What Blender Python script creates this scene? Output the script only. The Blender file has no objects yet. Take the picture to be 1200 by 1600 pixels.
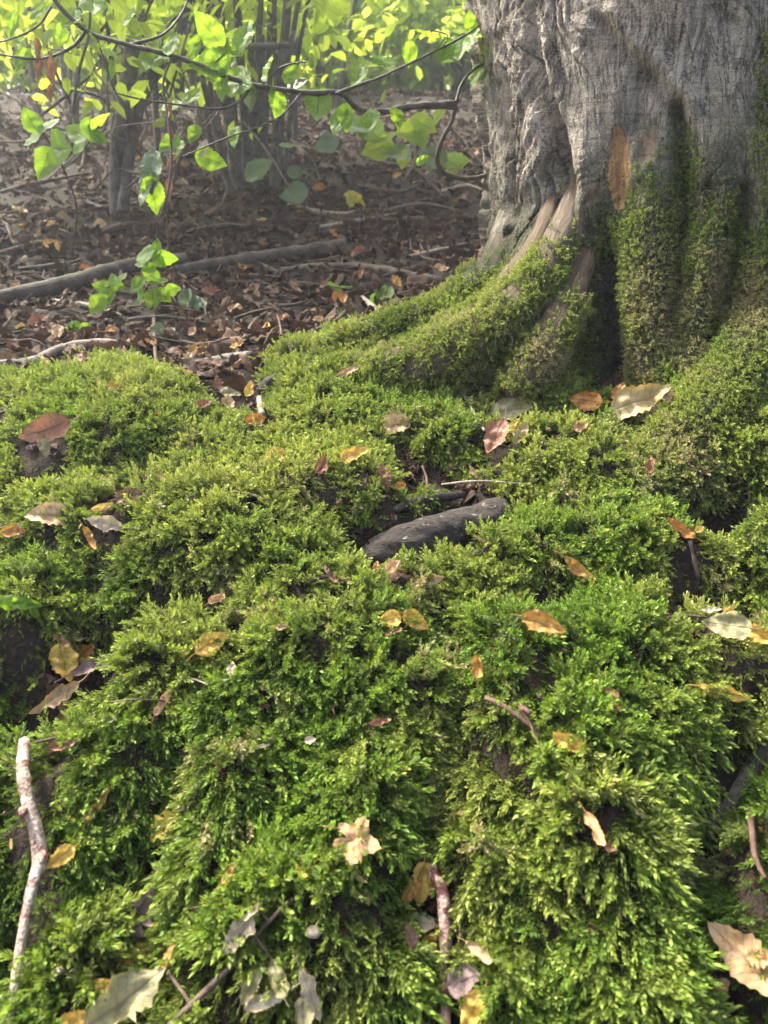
import bpy, math, random
import numpy as np
from mathutils import Vector, Matrix

R = math.radians
rng = np.random.default_rng(7)
random.seed(7)
scene = bpy.context.scene
COL = scene.collection

# ------------------------------------------------------------------ camera
EYE = np.array([0.0, 0.0, 0.75])
PITCH = R(18.0)
FPX = 1155.0                      # focal length in pixels of the 1200x1600 photograph
cam_d = bpy.data.cameras.new("camera")
cam_d.sensor_fit = 'VERTICAL'
cam_d.sensor_height = 36.0
cam_d.lens = 36.0 * FPX / 1600.0
cam_d.clip_start = 0.02
cam_d.clip_end = 500.0
cam_d.dof.use_dof = True
cam_d.dof.focus_distance = 1.12
cam_d.dof.aperture_fstop = 6.5
cam = bpy.data.objects.new("camera", cam_d)
cam.location = EYE
cam.rotation_euler = (R(90) - PITCH, 0, 0)
COL.objects.link(cam)
scene.camera = cam

# ------------------------------------------------------------------ world, sun, exposure
SUN_EL, SUN_AZ = R(52), R(-52)    # azimuth measured from +Y towards +X (sun behind the slope, to one side)
world = bpy.data.worlds.new("World")
scene.world = world
world.use_nodes = True
wn = world.node_tree
sky = wn.nodes.new('ShaderNodeTexSky')
sky.sky_type = 'NISHITA'
sky.sun_disc = False
sky.sun_elevation = SUN_EL
sky.sun_rotation = SUN_AZ
sky.air_density = 0.8
sky.dust_density = 7.0
sky.ozone_density = 0.3
bg = wn.nodes['Background']
bg.inputs['Strength'].default_value = 0.15
wn.links.new(sky.outputs[0], bg.inputs['Color'])

sun_d = bpy.data.lights.new("sun", 'SUN')
sun_d.energy = 3.9
sun_d.angle = R(9)
sun_d.color = (1.0, 0.93, 0.80)
sun = bpy.data.objects.new("sun", sun_d)
sd = Vector((math.sin(SUN_AZ) * math.cos(SUN_EL), math.cos(SUN_AZ) * math.cos(SUN_EL), math.sin(SUN_EL)))
sun.rotation_euler = sd.to_track_quat('Z', 'Y').to_euler()
sun.location = (-3, 5, 8)
COL.objects.link(sun)

vs = scene.view_settings
vs.view_transform = 'Standard'
vs.look = 'None'
vs.exposure = 2.02
vs.gamma = 1.0
vs.use_curve_mapping = False
scene.cycles.max_bounces = 5
scene.cycles.diffuse_bounces = 2
scene.cycles.transmission_bounces = 4
scene.cycles.transparent_max_bounces = 6
scene.cycles.use_denoising = True
scene.cycles.adaptive_threshold = 0.03
scene.cycles.sample_clamp_indirect = 6.0

# ------------------------------------------------------------------ pixel helpers
CP, SP = math.cos(PITCH), math.sin(PITCH)


def ray(px, py):
    a = (px - 600.0) / FPX
    b = (800.0 - py) / FPX
    return np.array([a, CP + b * SP, -SP + b * CP])


def at(px, py, y):
    """the point seen at a pixel, at world depth y"""
    d = ray(px, py)
    return EYE + d * (y / d[1])


def project(P):
    P = np.asarray(P, float) - EYE
    x, y, z = P[..., 0], P[..., 1], P[..., 2]
    dep = np.maximum(y * CP - z * SP, 1e-3)
    up = y * SP + z * CP
    return 600 + FPX * x / dep, 800 - FPX * up / dep, dep


# ------------------------------------------------------------------ noise
_perm = rng.permutation(512)
_perm = np.concatenate([_perm, _perm, _perm])
_grad = rng.normal(size=(512, 3))
_grad /= np.linalg.norm(_grad, axis=1)[:, None]


def perlin(x, y, z=0.0):
    x, y, z = np.broadcast_arrays(np.asarray(x, float), np.asarray(y, float), np.asarray(z, float))
    xi, yi, zi = np.floor(x).astype(int), np.floor(y).astype(int), np.floor(z).astype(int)
    xf, yf, zf = x - xi, y - yi, z - zi
    u, v, w = [t * t * t * (t * (t * 6 - 15) + 10) for t in (xf, yf, zf)]

    def g(i, j, k):
        h = _perm[(_perm[(_perm[(xi + i) & 511] + yi + j) & 511] + zi + k) & 511]
        gr = _grad[h]
        return gr[..., 0] * (xf - i) + gr[..., 1] * (yf - j) + gr[..., 2] * (zf - k)
    l = lambda a, b, t: a + (b - a) * t
    return l(l(l(g(0, 0, 0), g(1, 0, 0), u), l(g(0, 1, 0), g(1, 1, 0), u), v),
             l(l(g(0, 0, 1), g(1, 0, 1), u), l(g(0, 1, 1), g(1, 1, 1), u), v), w) * 1.6


def fbm(x, y, z=0.0, o=3, gain=0.5):
    s, a, f = 0.0, 1.0, 1.0
    for i in range(o):
        s = s + a * perlin(x * f + 17.3 * i, y * f - 9.1 * i, np.asarray(z) * f + 4.7 * i)
        a *= gain
        f *= 2.03
    return s


def sstep(a, b, x):
    t = np.clip((x - a) / (b - a), 0, 1)
    return t * t * (3 - 2 * t)


def seg_dist(px, py, pts):
    """distance (pixels or metres) from points to a polyline and the fraction along it"""
    best = np.full(np.shape(px), 1e9)
    frac = np.zeros(np.shape(px))
    n = len(pts) - 1
    for i in range(n):
        ax, ay = pts[i][:2]
        bx, by = pts[i + 1][:2]
        dx, dy = bx - ax, by - ay
        t = np.clip(((px - ax) * dx + (py - ay) * dy) / (dx * dx + dy * dy + 1e-12), 0, 1)
        d = np.hypot(px - ax - t * dx, py - ay - t * dy)
        m = d < best
        best = np.where(m, d, best)
        frac = np.where(m, (i + t) / n, frac)
    return best, frac


# ------------------------------------------------------------------ terrain
_k = np.array([(-8, -1.5), (-2, -1.3), (0, -.97), (.25, -.79), (.48, -.63), (.68, -.514), (1.05, -.341), (1.25, -.275), (1.45, -.222),
               (1.6, -.205), (1.75, -.178), (2.2, -.085), (2.8, .054), (3.6, .34), (6, 1.21), (10, 1.75), (30, 2.3), (120, 2.3)])
_fy = np.linspace(-8, 120, 12801)
_fz = np.interp(_fy, _k[:, 0], _k[:, 1])
_ker = np.hanning(23)
_ker /= _ker.sum()
_fzs = np.convolve(np.pad(_fz, 11, mode='edge'), _ker, mode='valid')


def base_h(y):
    return EYE[2] + np.interp(y, _fy, _fzs)


def base_hit(px, py):
    d = ray(px, py)
    t = 0.3
    while t < 20:
        p = EYE + d * t
        if p[2] < base_h(p[1]):
            return p
        t += 0.004
    return EYE + d * 20


# moss cushions: pixel centre, half sizes in pixels (across, up-down), height in metres
MOUNDS = [
    (150, 660, 190, 62, .050), (60, 745, 110, 42, .038), (235, 690, 90, 50, .020), (345, 850, 200, 95, .062), (520, 645, 150, 60, .040),
    (505, 775, 130, 45, .040), (90, 860, 120, 70, .030), (40, 980, 60, 70, .040), (520, 1010, 200, 120, .050), (215, 1085, 85, 85, .045),
    (400, 1130, 140, 150, .040), (590, 1180, 110, 130, .030), (800, 915, 95, 60, .050), (990, 870, 95, 70, .030), (900, 1100, 190, 110, .045),
    (1080, 1060, 120, 110, .040), (880, 1290, 150, 150, .055), (960, 1450, 140, 130, .050), (500, 1500, 165, 100, .045), (60, 1330, 90, 150, .035),
    (110, 1520, 100, 100, .030), (360, 1300, 90, 100, .030), (560, 1340, 90, 90, .030), (720, 700, 90, 28, .025), (920, 655, 130, 34, .042),
    (890, 735, 130, 40, .045), (1120, 700, 120, 60, .050), (760, 1090, 80, 90, .025), (1180, 1500, 60, 120, .030), (640, 520, 110, 30, .02), (480, 560, 100, 30, .02),
    (1010, 1590, 120, 60, .03), (200, 1230, 70, 70, .02), (780, 1560, 70, 80, .03), (1190, 860, 60, 70, .04),
]
GULLIES = [   # pixel polyline, half width in metres, depth in metres
    ([(640, 1290), (655, 1370), (680, 1470), (700, 1600)], .022, .060),
    ([(275, 1180), (265, 1270), (235, 1400), (225, 1500)], .022, .040),
    ([(30, 1110), (90, 1110), (125, 1060), (170, 1030)], .030, .045),
    ([(555, 860), (660, 850), (770, 810)], .032, .030),
    ([(640, 735), (700, 750)], .045, .020),
    ([(835, 930), (850, 960)], .028, .030),
    ([(1040, 945), (1110, 935), (1180, 960)], .025, .035),
    ([(1195, 1150), (1105, 1290), (1085, 1420), (1110, 1540), (1140, 1600)], .028, .055),
    ([(170, 790), (215, 775), (250, 745)], .018, .025),
    ([(140, 990), (260, 960), (360, 970)], .022, .035),
    ([(690, 1010), (730, 1060), (690, 1200), (660, 1290)], .020, .025),
    ([(1115, 800), (1150, 785)], .042, .130),
    ([(0, 1110), (60, 1130)], .03, .02),
    ([(340, 640), (400, 655)], .05, .02),
]
_M = []
for (px, py, rx, ry, h) in MOUNDS:
    c = base_hit(px, py)
    e = base_hit(px, py + ry)
    f = base_hit(px, py - ry)
    _, _, dep = project(c)
    _M.append((c[0], c[1], rx * float(dep) / FPX, max(0.03, 0.5 * (f[1] - e[1])), h))
_G = [([tuple(base_hit(*p)[:2]) for p in pts], w, d) for pts, w, d in GULLIES]
ROOT_RIDGE = [(.27, 1.53), (.14, 1.54), (0.0, 1.57), (-.2, 1.57)]
ROOT_H = [.135, .105, .075, .03]


def terrain(x, y):
    x = np.asarray(x, float)
    y = np.asarray(y, float)
    z = base_h(y)
    near = sstep(.1, .4, y) * (1 - sstep(1.9, 2.4, y))
    b = 0
    wx = x + .018 * perlin(x * 9, y * 9, 3.1)
    wy = y + .018 * perlin(x * 9, y * 9, 8.7)
    for (cx, cy, rx, ry, h) in _M:
        q = ((wx - cx) / rx) ** 2 + ((wy - cy) / ry) ** 2
        b = b + .8 * h * np.exp(-q ** 1.4 * 1.1)
    z = z + b * near
    for pts, w, d in _G:
        dd, _ = seg_dist(wx, wy, pts)
        z = z - 1.35 * d * np.exp(-(dd / (1.1 * w)) ** 2)
    dd, fr = seg_dist(x, y, ROOT_RIDGE)
    z = z + np.interp(fr, np.linspace(0, 1, len(ROOT_H)), ROOT_H) * np.exp(-(dd / .085) ** 2)
    z = z - .13 * np.exp(-(((x - .418) / .055) ** 2 + ((y - 1.43) / .09) ** 2) ** 1.5)
    z = z + .05 * np.exp(-(((x - .72) / .5) ** 2 + ((y - 1.75) / .5) ** 2) ** 2)
    z = z + (.016 * fbm(x * 11, y * 11, 1.5, 3) + .010 * np.abs(perlin(x * 21, y * 21, 6.1))) * near
    far = sstep(1.8, 3.2, y)
    z = z + .05 * far * fbm(x * 1.3, y * 1.3, 5.5, 4)
    z = z + .012 * sstep(1.5, 1.9, y) * fbm(x * 9, y * 9, 2.2, 2)
    z = z + .35 * sstep(8, 20, y) * fbm(x * .1, y * .1, 2.5, 2)
    return z


def t_normal(x, y, e=.006):
    zx = (terrain(x + e, y) - terrain(x - e, y)) / (2 * e)
    zy = (terrain(x, y + e) - terrain(x, y - e)) / (2 * e)
    n = np.stack([-zx, -zy, np.ones_like(zx)], -1)
    return n / np.linalg.norm(n, axis=-1, keepdims=True)


def gp(px, py, lift=0.0):
    """point of the terrain seen at a pixel"""
    d = ray(px, py)
    ts = np.concatenate([np.arange(.45, 2.4, .02), np.arange(2.4, 16, .08)])
    for k in range(2):
        P = EYE + d * ts[:, None]
        below = P[:, 2] < terrain(P[:, 0], P[:, 1]) + lift
        i = int(np.argmax(below)) if below.any() else len(ts) - 1
        if k == 0 and i:
            ts = np.linspace(ts[i - 1], ts[i], 24)
    return P[i]


# ------------------------------------------------------------------ mesh helpers
def make_mesh(name, V, F, smooth=True):
    V = np.asarray(V, np.float32)
    me = bpy.data.meshes.new(name)
    if isinstance(F, np.ndarray):
        n, k = F.shape
        me.vertices.add(len(V))
        me.vertices.foreach_set("co", V.ravel())
        me.loops.add(n * k)
        me.loops.foreach_set("vertex_index", F.astype(np.int32).ravel())
        me.polygons.add(n)
        me.polygons.foreach_set("loop_start", np.arange(0, n * k, k, dtype=np.int32))
        me.update(calc_edges=True)
        me.validate()
    else:
        me.from_pydata([tuple(map(float, v)) for v in V], [], [tuple(int(i) for i in f) for f in F])
        me.update()
    if smooth and len(me.polygons):
        me.polygons.foreach_set("use_smooth", np.ones(len(me.polygons), bool))
    return me


def attr(me, name, data, kind='FLOAT'):
    a = me.attributes.new(name, kind, 'POINT')
    d = np.asarray(data, np.float32)
    if kind == 'FLOAT':
        a.data.foreach_set("value", d.ravel())
    elif kind == 'INT':
        a.data.foreach_set("value", np.asarray(data, np.int32).ravel())
    else:
        a.data.foreach_set("vector", d.ravel())


def obj(name, me, mat=None, parent=None, label=None, cat=None, group=None, kind=None):
    o = bpy.data.objects.new(name, me)
    COL.objects.link(o)
    if mat is not None and me is not None and not me.materials:
        me.materials.append(mat)
    if parent is not None:
        o.parent = parent
    if label:
        o["label"] = label
    if cat:
        o["category"] = cat
    if group:
        o["group"] = group
    if kind:
        o["kind"] = kind
    return o


def grid_faces(nr, nc, wrap=False):
    i = np.arange(nr - 1)[:, None]
    j = np.arange(nc if wrap else nc - 1)[None, :]
    j2 = (j + 1) % nc
    return np.stack([i * nc + j, i * nc + j2, (i + 1) * nc + j2, (i + 1) * nc + j], -1).reshape(-1, 4)


def smooth_path(pts, rad, step):
    P = np.array(pts, float)
    r = np.array(rad, float)
    if len(r) != len(P):
        r = np.interp(np.linspace(0, 1, len(P)), np.linspace(0, 1, len(r)), r)
    Pe = np.vstack([2 * P[0] - P[1], P, 2 * P[-1] - P[-2]])
    out, ro = [], []
    for i in range(len(P) - 1):
        a, b, c, d = Pe[i:i + 4]
        n = max(2, int(np.linalg.norm(c - b) / step))
        for t in np.arange(n) / n:
            out.append(.5 * ((2 * b) + (-a + c) * t + (2 * a - 5 * b + 4 * c - d) * t * t + (-a + 3 * b - 3 * c + d) * t ** 3))
            ro.append(r[i] + (r[i + 1] - r[i]) * t)
    out.append(P[-1])
    ro.append(r[-1])
    return np.array(out), np.array(ro)


def tube(pts, rad, nseg=10, step=.01, rough=0.0, seed=0, freq=60.0, flat=1.0, aniso=1.0):
    """a tapered limb with closed, uneven ends; returns verts, faces"""
    P, r = smooth_path(pts, rad, step)
    n = len(P)
    T = np.gradient(P, axis=0)
    T /= np.linalg.norm(T, axis=1)[:, None] + 1e-9
    ref = np.array([0.0, 0.0, 1.0]) if abs(T[0][2]) < .9 else np.array([1.0, 0.0, 0.0])
    N = np.zeros_like(P)
    u = ref - T[0] * np.dot(ref, T[0])
    u /= np.linalg.norm(u)
    for i in range(n):
        u = u - T[i] * np.dot(u, T[i])
        u /= np.linalg.norm(u)
        N[i] = u
    B = np.cross(T, N)
    a = np.linspace(0, 2 * math.pi, nseg, endpoint=False)
    ca, sa = np.cos(a), np.sin(a)
    rr = np.broadcast_to(r[:, None], (n, nseg)).copy()
    if rough:
        Q = P[:, None, :] + r[:, None, None] * (N[:, None, :] * ca[None, :, None] + B[:, None, :] * sa[None, :, None])
        rr = rr * (1 + rough * fbm(Q[..., 0] * freq * aniso + seed * 3.3, Q[..., 1] * freq, Q[..., 2] * freq, 3))
    V = P[:, None, :] + rr[..., None] * (N[:, None, :] * ca[None, :, None] * flat + B[:, None, :] * sa[None, :, None])
    V = V.reshape(-1, 3)
    F = [tuple(f) for f in grid_faces(n, nseg, True)]
    V = np.vstack([V, P[0] - T[0] * r[0] * .4, P[-1] + T[-1] * r[-1] * .4])
    s, e = len(V) - 2, len(V) - 1
    for j in range(nseg):
        k = (j + 1) % nseg
        F.append((s, k, j))
        F.append((e, (n - 1) * nseg + j, (n - 1) * nseg + k))
    return V, F


def join(parts):
    Vs, Fs, o = [], [], 0
    for V, F in parts:
        Vs.append(np.asarray(V))
        Fs += [tuple(i + o for i in f) for f in F]
        o += len(V)
    return np.vstack(Vs), Fs


# ------------------------------------------------------------------ material helpers
class NT:
    def __init__(self, name):
        self.m = bpy.data.materials.new(name)
        self.m.use_nodes = True
        self.t = self.m.node_tree
        self.t.nodes.clear()
        self.out = self.t.nodes.new('ShaderNodeOutputMaterial')

    def n(self, typ, ins=None, **kw):
        nd = self.t.nodes.new('ShaderNode' + typ)
        for k, v in kw.items():
            setattr(nd, k, v)
        for k, v in (ins or {}).items():
            self.set(nd.inputs[k], v)
        return nd

    def set(self, sock, v):
        if isinstance(v, bpy.types.NodeSocket):
            self.t.links.new(v, sock)
        elif isinstance(v, bpy.types.Node):
            self.t.links.new(v.outputs[0], sock)
        else:
            if isinstance(v, tuple) and len(v) == 3 and sock.type == 'RGBA':
                v = (*v, 1)
            sock.default_value = v

    def mix(self, f, a, b, mode='MIX'):
        nd = self.n('Mix', data_type='RGBA', blend_type=mode)
        self.set(nd.inputs[0], f)
        self.set(nd.inputs[6], a)
        self.set(nd.inputs[7], b)
        return nd.outputs[2]

    def math(self, op, a, b=0.0, clamp=False):
        nd = self.n('Math', operation=op, use_clamp=clamp)
        self.set(nd.inputs[0], a)
        self.set(nd.inputs[1], b)
        return nd.outputs[0]

    def ramp(self, f, stops, interp='LINEAR'):
        nd = self.n('ValToRGB')
        self.set(nd.inputs[0], f)
        cr = nd.color_ramp
        cr.interpolation = interp
        while len(cr.elements) < len(stops):
            cr.elements.new(.5)
        for e, (p, c) in zip(cr.elements, stops):
            e.position = p
            e.color = (*c, 1) if len(c) == 3 else c
        return nd.outputs[0]

    def mrange(self, v, a, b, c=0.0, d=1.0):
        nd = self.n('MapRange', {0: v, 1: a, 2: b, 3: c, 4: d})
        return nd.outputs[0]

    def noise(self, vec, scale, detail=3, rough=.55, dist=0.0):
        nd = self.n('TexNoise', {'Scale': scale, 'Detail': detail, 'Roughness': rough, 'Distortion': dist})
        if vec is not None:
            self.set(nd.inputs['Vector'], vec)
        return nd.outputs[0]

    def attr(self, name, typ='GEOMETRY', out='Fac'):
        return self.n('Attribute', attribute_name=name, attribute_type=typ).outputs[out]

    def bump(self, h, s=.5, d=.01, nrm=None):
        nd = self.n('Bump', {'Strength': s, 'Distance': d, 'Height': h})
        if nrm is not None:
            self.set(nd.inputs['Normal'], nrm)
        return nd.outputs[0]

    def surf(self, col, rough=.6, spec=.4, nrm=None, transl=0.0, tcol=None):
        p = self.n('BsdfPrincipled', {'Base Color': col, 'Roughness': rough, 'Specular IOR Level': spec})
        if nrm is not None:
            self.set(p.inputs['Normal'], nrm)
        o = p.outputs[0]
        if transl:
            tr = self.n('BsdfTranslucent', {'Color': tcol if tcol is not None else col})
            mx = self.n('MixShader', {0: transl, 1: o, 2: tr})
            o = mx.outputs[0]
        self.t.links.new(o, self.out.inputs[0])
        return self.m


def mat_ground():
    t = NT("soil")
    pos = t.n('NewGeometry').outputs['Position']
    a = t.noise(pos, 30, 5, .65)
    b = t.noise(pos, 220, 3, .6)
    c = t.mix(t.mrange(a, .35, .65), (.008, .0055, .004), (.028, .019, .012))
    c = t.mix(t.mrange(b, .58, .75, 0, .4), c, (.07, .046, .03))
    h = t.math('ADD', t.math('MULTIPLY', a, 1.0), t.math('MULTIPLY', b, .4))
    return t.surf(c, .85, .2, t.bump(h, .9, .01))


def mat_moss():
    t = NT("moss_leaf")
    tip = t.attr('t')
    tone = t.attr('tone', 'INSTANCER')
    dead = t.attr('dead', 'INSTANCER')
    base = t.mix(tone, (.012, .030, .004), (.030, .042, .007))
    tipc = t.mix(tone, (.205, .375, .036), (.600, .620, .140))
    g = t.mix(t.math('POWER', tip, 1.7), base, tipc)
    d = t.mix(tip, (.12, .08, .035), (.52, .42, .23))
    c = t.mix(dead, g, d)
    rnd = t.n('ObjectInfo').outputs['Random']
    c = t.mix(t.mrange(rnd, 0, 1, .0, .45), c, (.03, .055, .01))
    return t.surf(c, .55, .35, None, .32, t.mix(.5, c, (.30, .42, .03)))


def mat_bark():
    t = NT("tree_bark")
    uv = t.attr('tuv', 'GEOMETRY', 'Vector')
    rough = t.attr('rough')
    bare = t.attr('bare')
    green = t.attr('green')
    sm = t.n('Mapping', {0: uv, 3: (9.0, 75.0, 1.0)}).outputs[0]
    wr = t.noise(sm, 1.0, 4, .6, 1.1)
    sv = t.n('Mapping', {0: uv, 3: (42.0, 13.0, 1.0)}).outputs[0]
    vr = t.noise(sv, 1.0, 5, .62, .6)
    pos = t.n('NewGeometry').outputs['Position']
    big = t.noise(pos, 7, 4, .6)
    fine = t.noise(pos, 230, 4, .7)
    c = t.mix(t.mrange(big, .35, .65), (.34, .295, .23), (.60, .54, .44))
    c = t.mix(t.mrange(wr, .38, .50, .5, 0), c, (.075, .062, .046))
    c = t.mix(t.mrange(fine, .58, .72, 0, .45), c, (.42, .39, .33))
    c2 = t.mix(t.mrange(vr, .35, .66), (.16, .13, .10), (.62, .555, .46))
    c = t.mix(rough, c, c2)
    c = t.mix(t.math('MULTIPLY', t.attr('crack'), .8), c, (.028, .021, .015))
    vc = t.noise(t.n('Mapping', {0: uv, 3: (30.0, 5.0, 1.0)}).outputs[0], 1.0, 5, .65, 1.6)
    vline = t.mrange(t.math('ABSOLUTE', t.math('SUBTRACT', vc, .5)), .028, .0)
    c = t.mix(t.math('MULTIPLY', vline, .65), c, (.030, .024, .018))
    grain = t.noise(t.n('Mapping', {0: uv, 3: (190.0, 330.0, 1.0)}).outputs[0], 1.0, 4, .7)
    c = t.mix(t.mrange(grain, .34, .46, .6, 0), c, (.10, .082, .062))
    c = t.mix(t.mrange(grain, .54, .66, 0, .6), c, (.68, .62, .52))
    lich = t.mrange(t.noise(pos, 17, 6, .72), .66, .70)
    lich = t.math('MULTIPLY', lich, t.mrange(t.n('SeparateXYZ', {0: pos}).outputs[2], .92, 1.05))
    c = t.mix(t.math('MULTIPLY', lich, .7), c, (.40, .41, .30))
    c = t.mix(t.math('MULTIPLY', green, t.mrange(fine, .2, .5)), c, (.045, .060, .014))
    bn = t.noise(t.n('Mapping', {0: uv, 3: (150.0, 25.0, 1.0)}).outputs[0], 1.0, 4, .6)
    bc = t.mix(t.mrange(bn, .3, .7), (.30, .15, .06), (.68, .42, .19))
    bc2 = t.mix(t.mrange(bn, .3, .7), (.13, .085, .055), (.36, .26, .17))
    c = t.mix(t.mrange(bare, .05, .45), c, bc2)
    c = t.mix(t.mrange(bare, .55, .9), c, bc)
    h = t.mix(rough, t.math('MULTIPLY', wr, .55), t.math('MULTIPLY', vr, 1.6))
    h = t.math('ADD', h, t.math('MULTIPLY', fine, .9))
    h = t.math('SUBTRACT', t.math('ADD', h, t.math('MULTIPLY', grain, .7)), t.math('MULTIPLY', vline, .6))
    return t.surf(c, .78, .3, t.bump(h, 1.0, .014))


def mat_wood(name, c0, c1, c2=None, sc=60, bumpd=.004, spec=.3, rough=.75, flake=.58, grain=1.0):
    t = NT(name)
    pos = t.n('Mapping', {0: t.n('TexCoord').outputs['Object'], 3: (grain, 1.0, 1.0)}).outputs[0]
    a = t.noise(pos, sc, 5, .65)
    b = t.noise(pos, sc * 4, 3, .6)
    c = t.mix(t.mrange(a, .35, .65), c0, c1)
    if c2:
        c = t.mix(t.mrange(t.noise(pos, sc * .8, 5, .75, .4), flake - .03, flake + .03), c, c2)
    h = t.math('ADD', a, t.math('MULTIPLY', b, .5))
    return t.surf(c, rough, spec, t.bump(h, .8, bumpd))


def mat_leaf(name, ca, cb, vein, spot, transl=.25, rough=.5, tcol=None, spotamt=.6, varnode=True):
    """ca/cb blade colours, vein colour, blotch colour"""
    t = NT(name)
    uv = t.attr('luv', 'GEOMETRY', 'Vector')
    sep = t.n('SeparateXYZ', {0: uv})
    u, v = sep.outputs[0], sep.outputs[1]
    av = t.math('ABSOLUTE', v)
    s = t.math('SUBTRACT', u, t.math('MULTIPLY', av, .17))
    st = t.math('ABSOLUTE', t.math('SINE', t.math('MULTIPLY', s, 31.0)))
    vein_m = t.mrange(st, .22, .05)
    mid = t.mrange(av, .10, .04)
    oc = t.n('TexCoord').outputs['Object']
    rnd = t.n('ObjectInfo').outputs['Random']
    vec = t.n('VectorMath', {0: oc, 1: t.n('CombineXYZ', {0: t.math('MULTIPLY', rnd, 37.0), 1: t.math('MULTIPLY', rnd, 11.0)})}, operation='ADD').outputs[0]
    n1 = t.noise(vec, 2.4, 4, .6)
    n2 = t.noise(vec, 9, 4, .7)
    c = t.mix(t.mrange(n1, .35, .65), ca, cb)
    c = t.mix(t.math('MULTIPLY', t.mrange(n2, .56, .66), spotamt), c, spot)
    c = t.mix(t.math('MULTIPLY', t.mrange(t.math('ADD', av, t.math('MULTIPLY', n2, .3)), .95, 1.2), .6), c, spot)
    c = t.mix(t.math('MULTIPLY', t.math('MAXIMUM', vein_m, mid), .6), c, vein)
    c = t.mix(t.mrange(rnd, 0, 1, 0, .28), c, t.mix(.5, c, spot))
    nrm = t.bump(t.math('SUBTRACT', t.math('MULTIPLY', n2, .25), t.math('MAXIMUM', vein_m, mid)), .35, .02)
    if tcol is not None:
        tcol = t.mix(t.math('MULTIPLY', t.math('MAXIMUM', vein_m, mid), .6), t.mix(t.mrange(n1, .35, .65, 0, .35), tcol, tuple(.6 * q for q in tcol)), tuple(.35 * q for q in tcol))
    return t.surf(c, rough, .4, nrm, transl, tcol if tcol is not None else c)


M_SOIL = mat_ground()
M_MOSS = mat_moss()
M_BARK = mat_bark()
M_LOG = mat_wood("rotten_log", (.014, .011, .009), (.060, .047, .039), (.26, .22, .19), 150, .007, .35, .65, .63, .6)
M_BIRCH = mat_wood("pale_stick_bark", (.15, .105, .08), (.46, .39, .32), (.13, .05, .035), 75, .005, .4, .6, .54)
M_BIRCH2 = mat_wood("pinkish_stick_bark", (.16, .08, .065), (.42, .33, .28), (.085, .025, .02), 70, .005, .45, .5, .52)
M_TWIG = mat_wood("brown_twig", (.045, .030, .022), (.13, .092, .065), None, 80, .002)
M_TWIGP = mat_wood("pale_twig", (.14, .115, .09), (.33, .28, .22), None, 80, .002)
M_TWIGR = mat_wood("red_twig", (.040, .022, .016), (.12, .070, .050), None, 80, .002)
M_GREYW = mat_wood("grey_root", (.035, .028, .023), (.13, .108, .09), None, 50, .004, .4, .6)
M_DEADW = mat_wood("dead_branch", (.028, .022, .018), (.105, .085, .068), (.05, .07, .02), 26, .006, .3, .75, .64)
M_STEM = mat_wood("shrub_stem_bark", (.035, .030, .026), (.12, .105, .09), (.19, .18, .16), 22, .006, .3, .75, .62)
M_BRANCH = mat_wood("branch_bark", (.022, .017, .013), (.085, .068, .052), None, 60, .002, .4, .6)
M_SEED = mat_wood("seed_husk", (.22, .17, .13), (.42, .34, .27), None, 120, .002)

LM = {
    'yellow': mat_leaf("leaf_yellow", (.60, .38, .06), (.70, .50, .12), (.38, .21, .04), (.25, .10, .02), .3),
    'ochre': mat_leaf("leaf_ochre", (.40, .20, .04), (.56, .33, .09), (.25, .11, .03), (.16, .065, .02), .25),
    'orange': mat_leaf("leaf_orange", (.42, .16, .03), (.52, .27, .06), (.22, .08, .02), (.15, .05, .02), .25),
    'tan': mat_leaf("leaf_tan", (.40, .26, .13), (.55, .39, .21), (.24, .14, .07), (.17, .09, .045), .2),
    'pale': mat_leaf("leaf_pale", (.42, .35, .23), (.56, .48, .34), (.28, .23, .16), (.26, .19, .11), .2),
    'greygreen': mat_leaf("leaf_grey_green", (.20, .19, .085), (.33, .31, .16), (.14, .13, .08), (.22, .16, .06), .2),
    'olive': mat_leaf("leaf_olive", (.30, .25, .11), (.46, .39, .20), (.17, .12, .05), (.40, .21, .04), .2),
    'brown': mat_leaf("leaf_brown", (.13, .068, .038), (.26, .145, .08), (.08, .04, .025), (.06, .03, .02), .15),
    'rust': mat_leaf("leaf_rust", (.25, .105, .055), (.36, .18, .10), (.14, .06, .035), (.10, .045, .03), .18),
    'mauve': mat_leaf("leaf_mauve_brown", (.105, .072, .068), (.18, .125, .115), (.06, .04, .036), (.07, .045, .04), .12),
    'greenyellow': mat_leaf("leaf_green_yellow", (.40, .38, .05), (.52, .44, .07), (.30, .30, .05), (.42, .15, .03), .3),
    'pink': mat_leaf("leaf_pinkish", (.60, .40, .15), (.63, .37, .22), (.32, .14, .06), (.36, .16, .09), .3),
    'green': mat_leaf("leaf_fresh_green", (.085, .190, .016), (.120, .250, .026), (.030, .085, .008), (.10, .16, .02), .6, .5, (.36, .58, .035), .2),
    'greenback': mat_leaf("leaf_green_shrub", (.11, .22, .022), (.19, .31, .04), (.15, .26, .04), (.16, .18, .02), .7, .55, (.74, .90, .10), .2),
    'greendull': mat_leaf("leaf_dull_green", (.10, .155, .065), (.16, .215, .10), (.13, .2, .09), (.10, .13, .05), .2, .4, None, .2),
}

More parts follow.
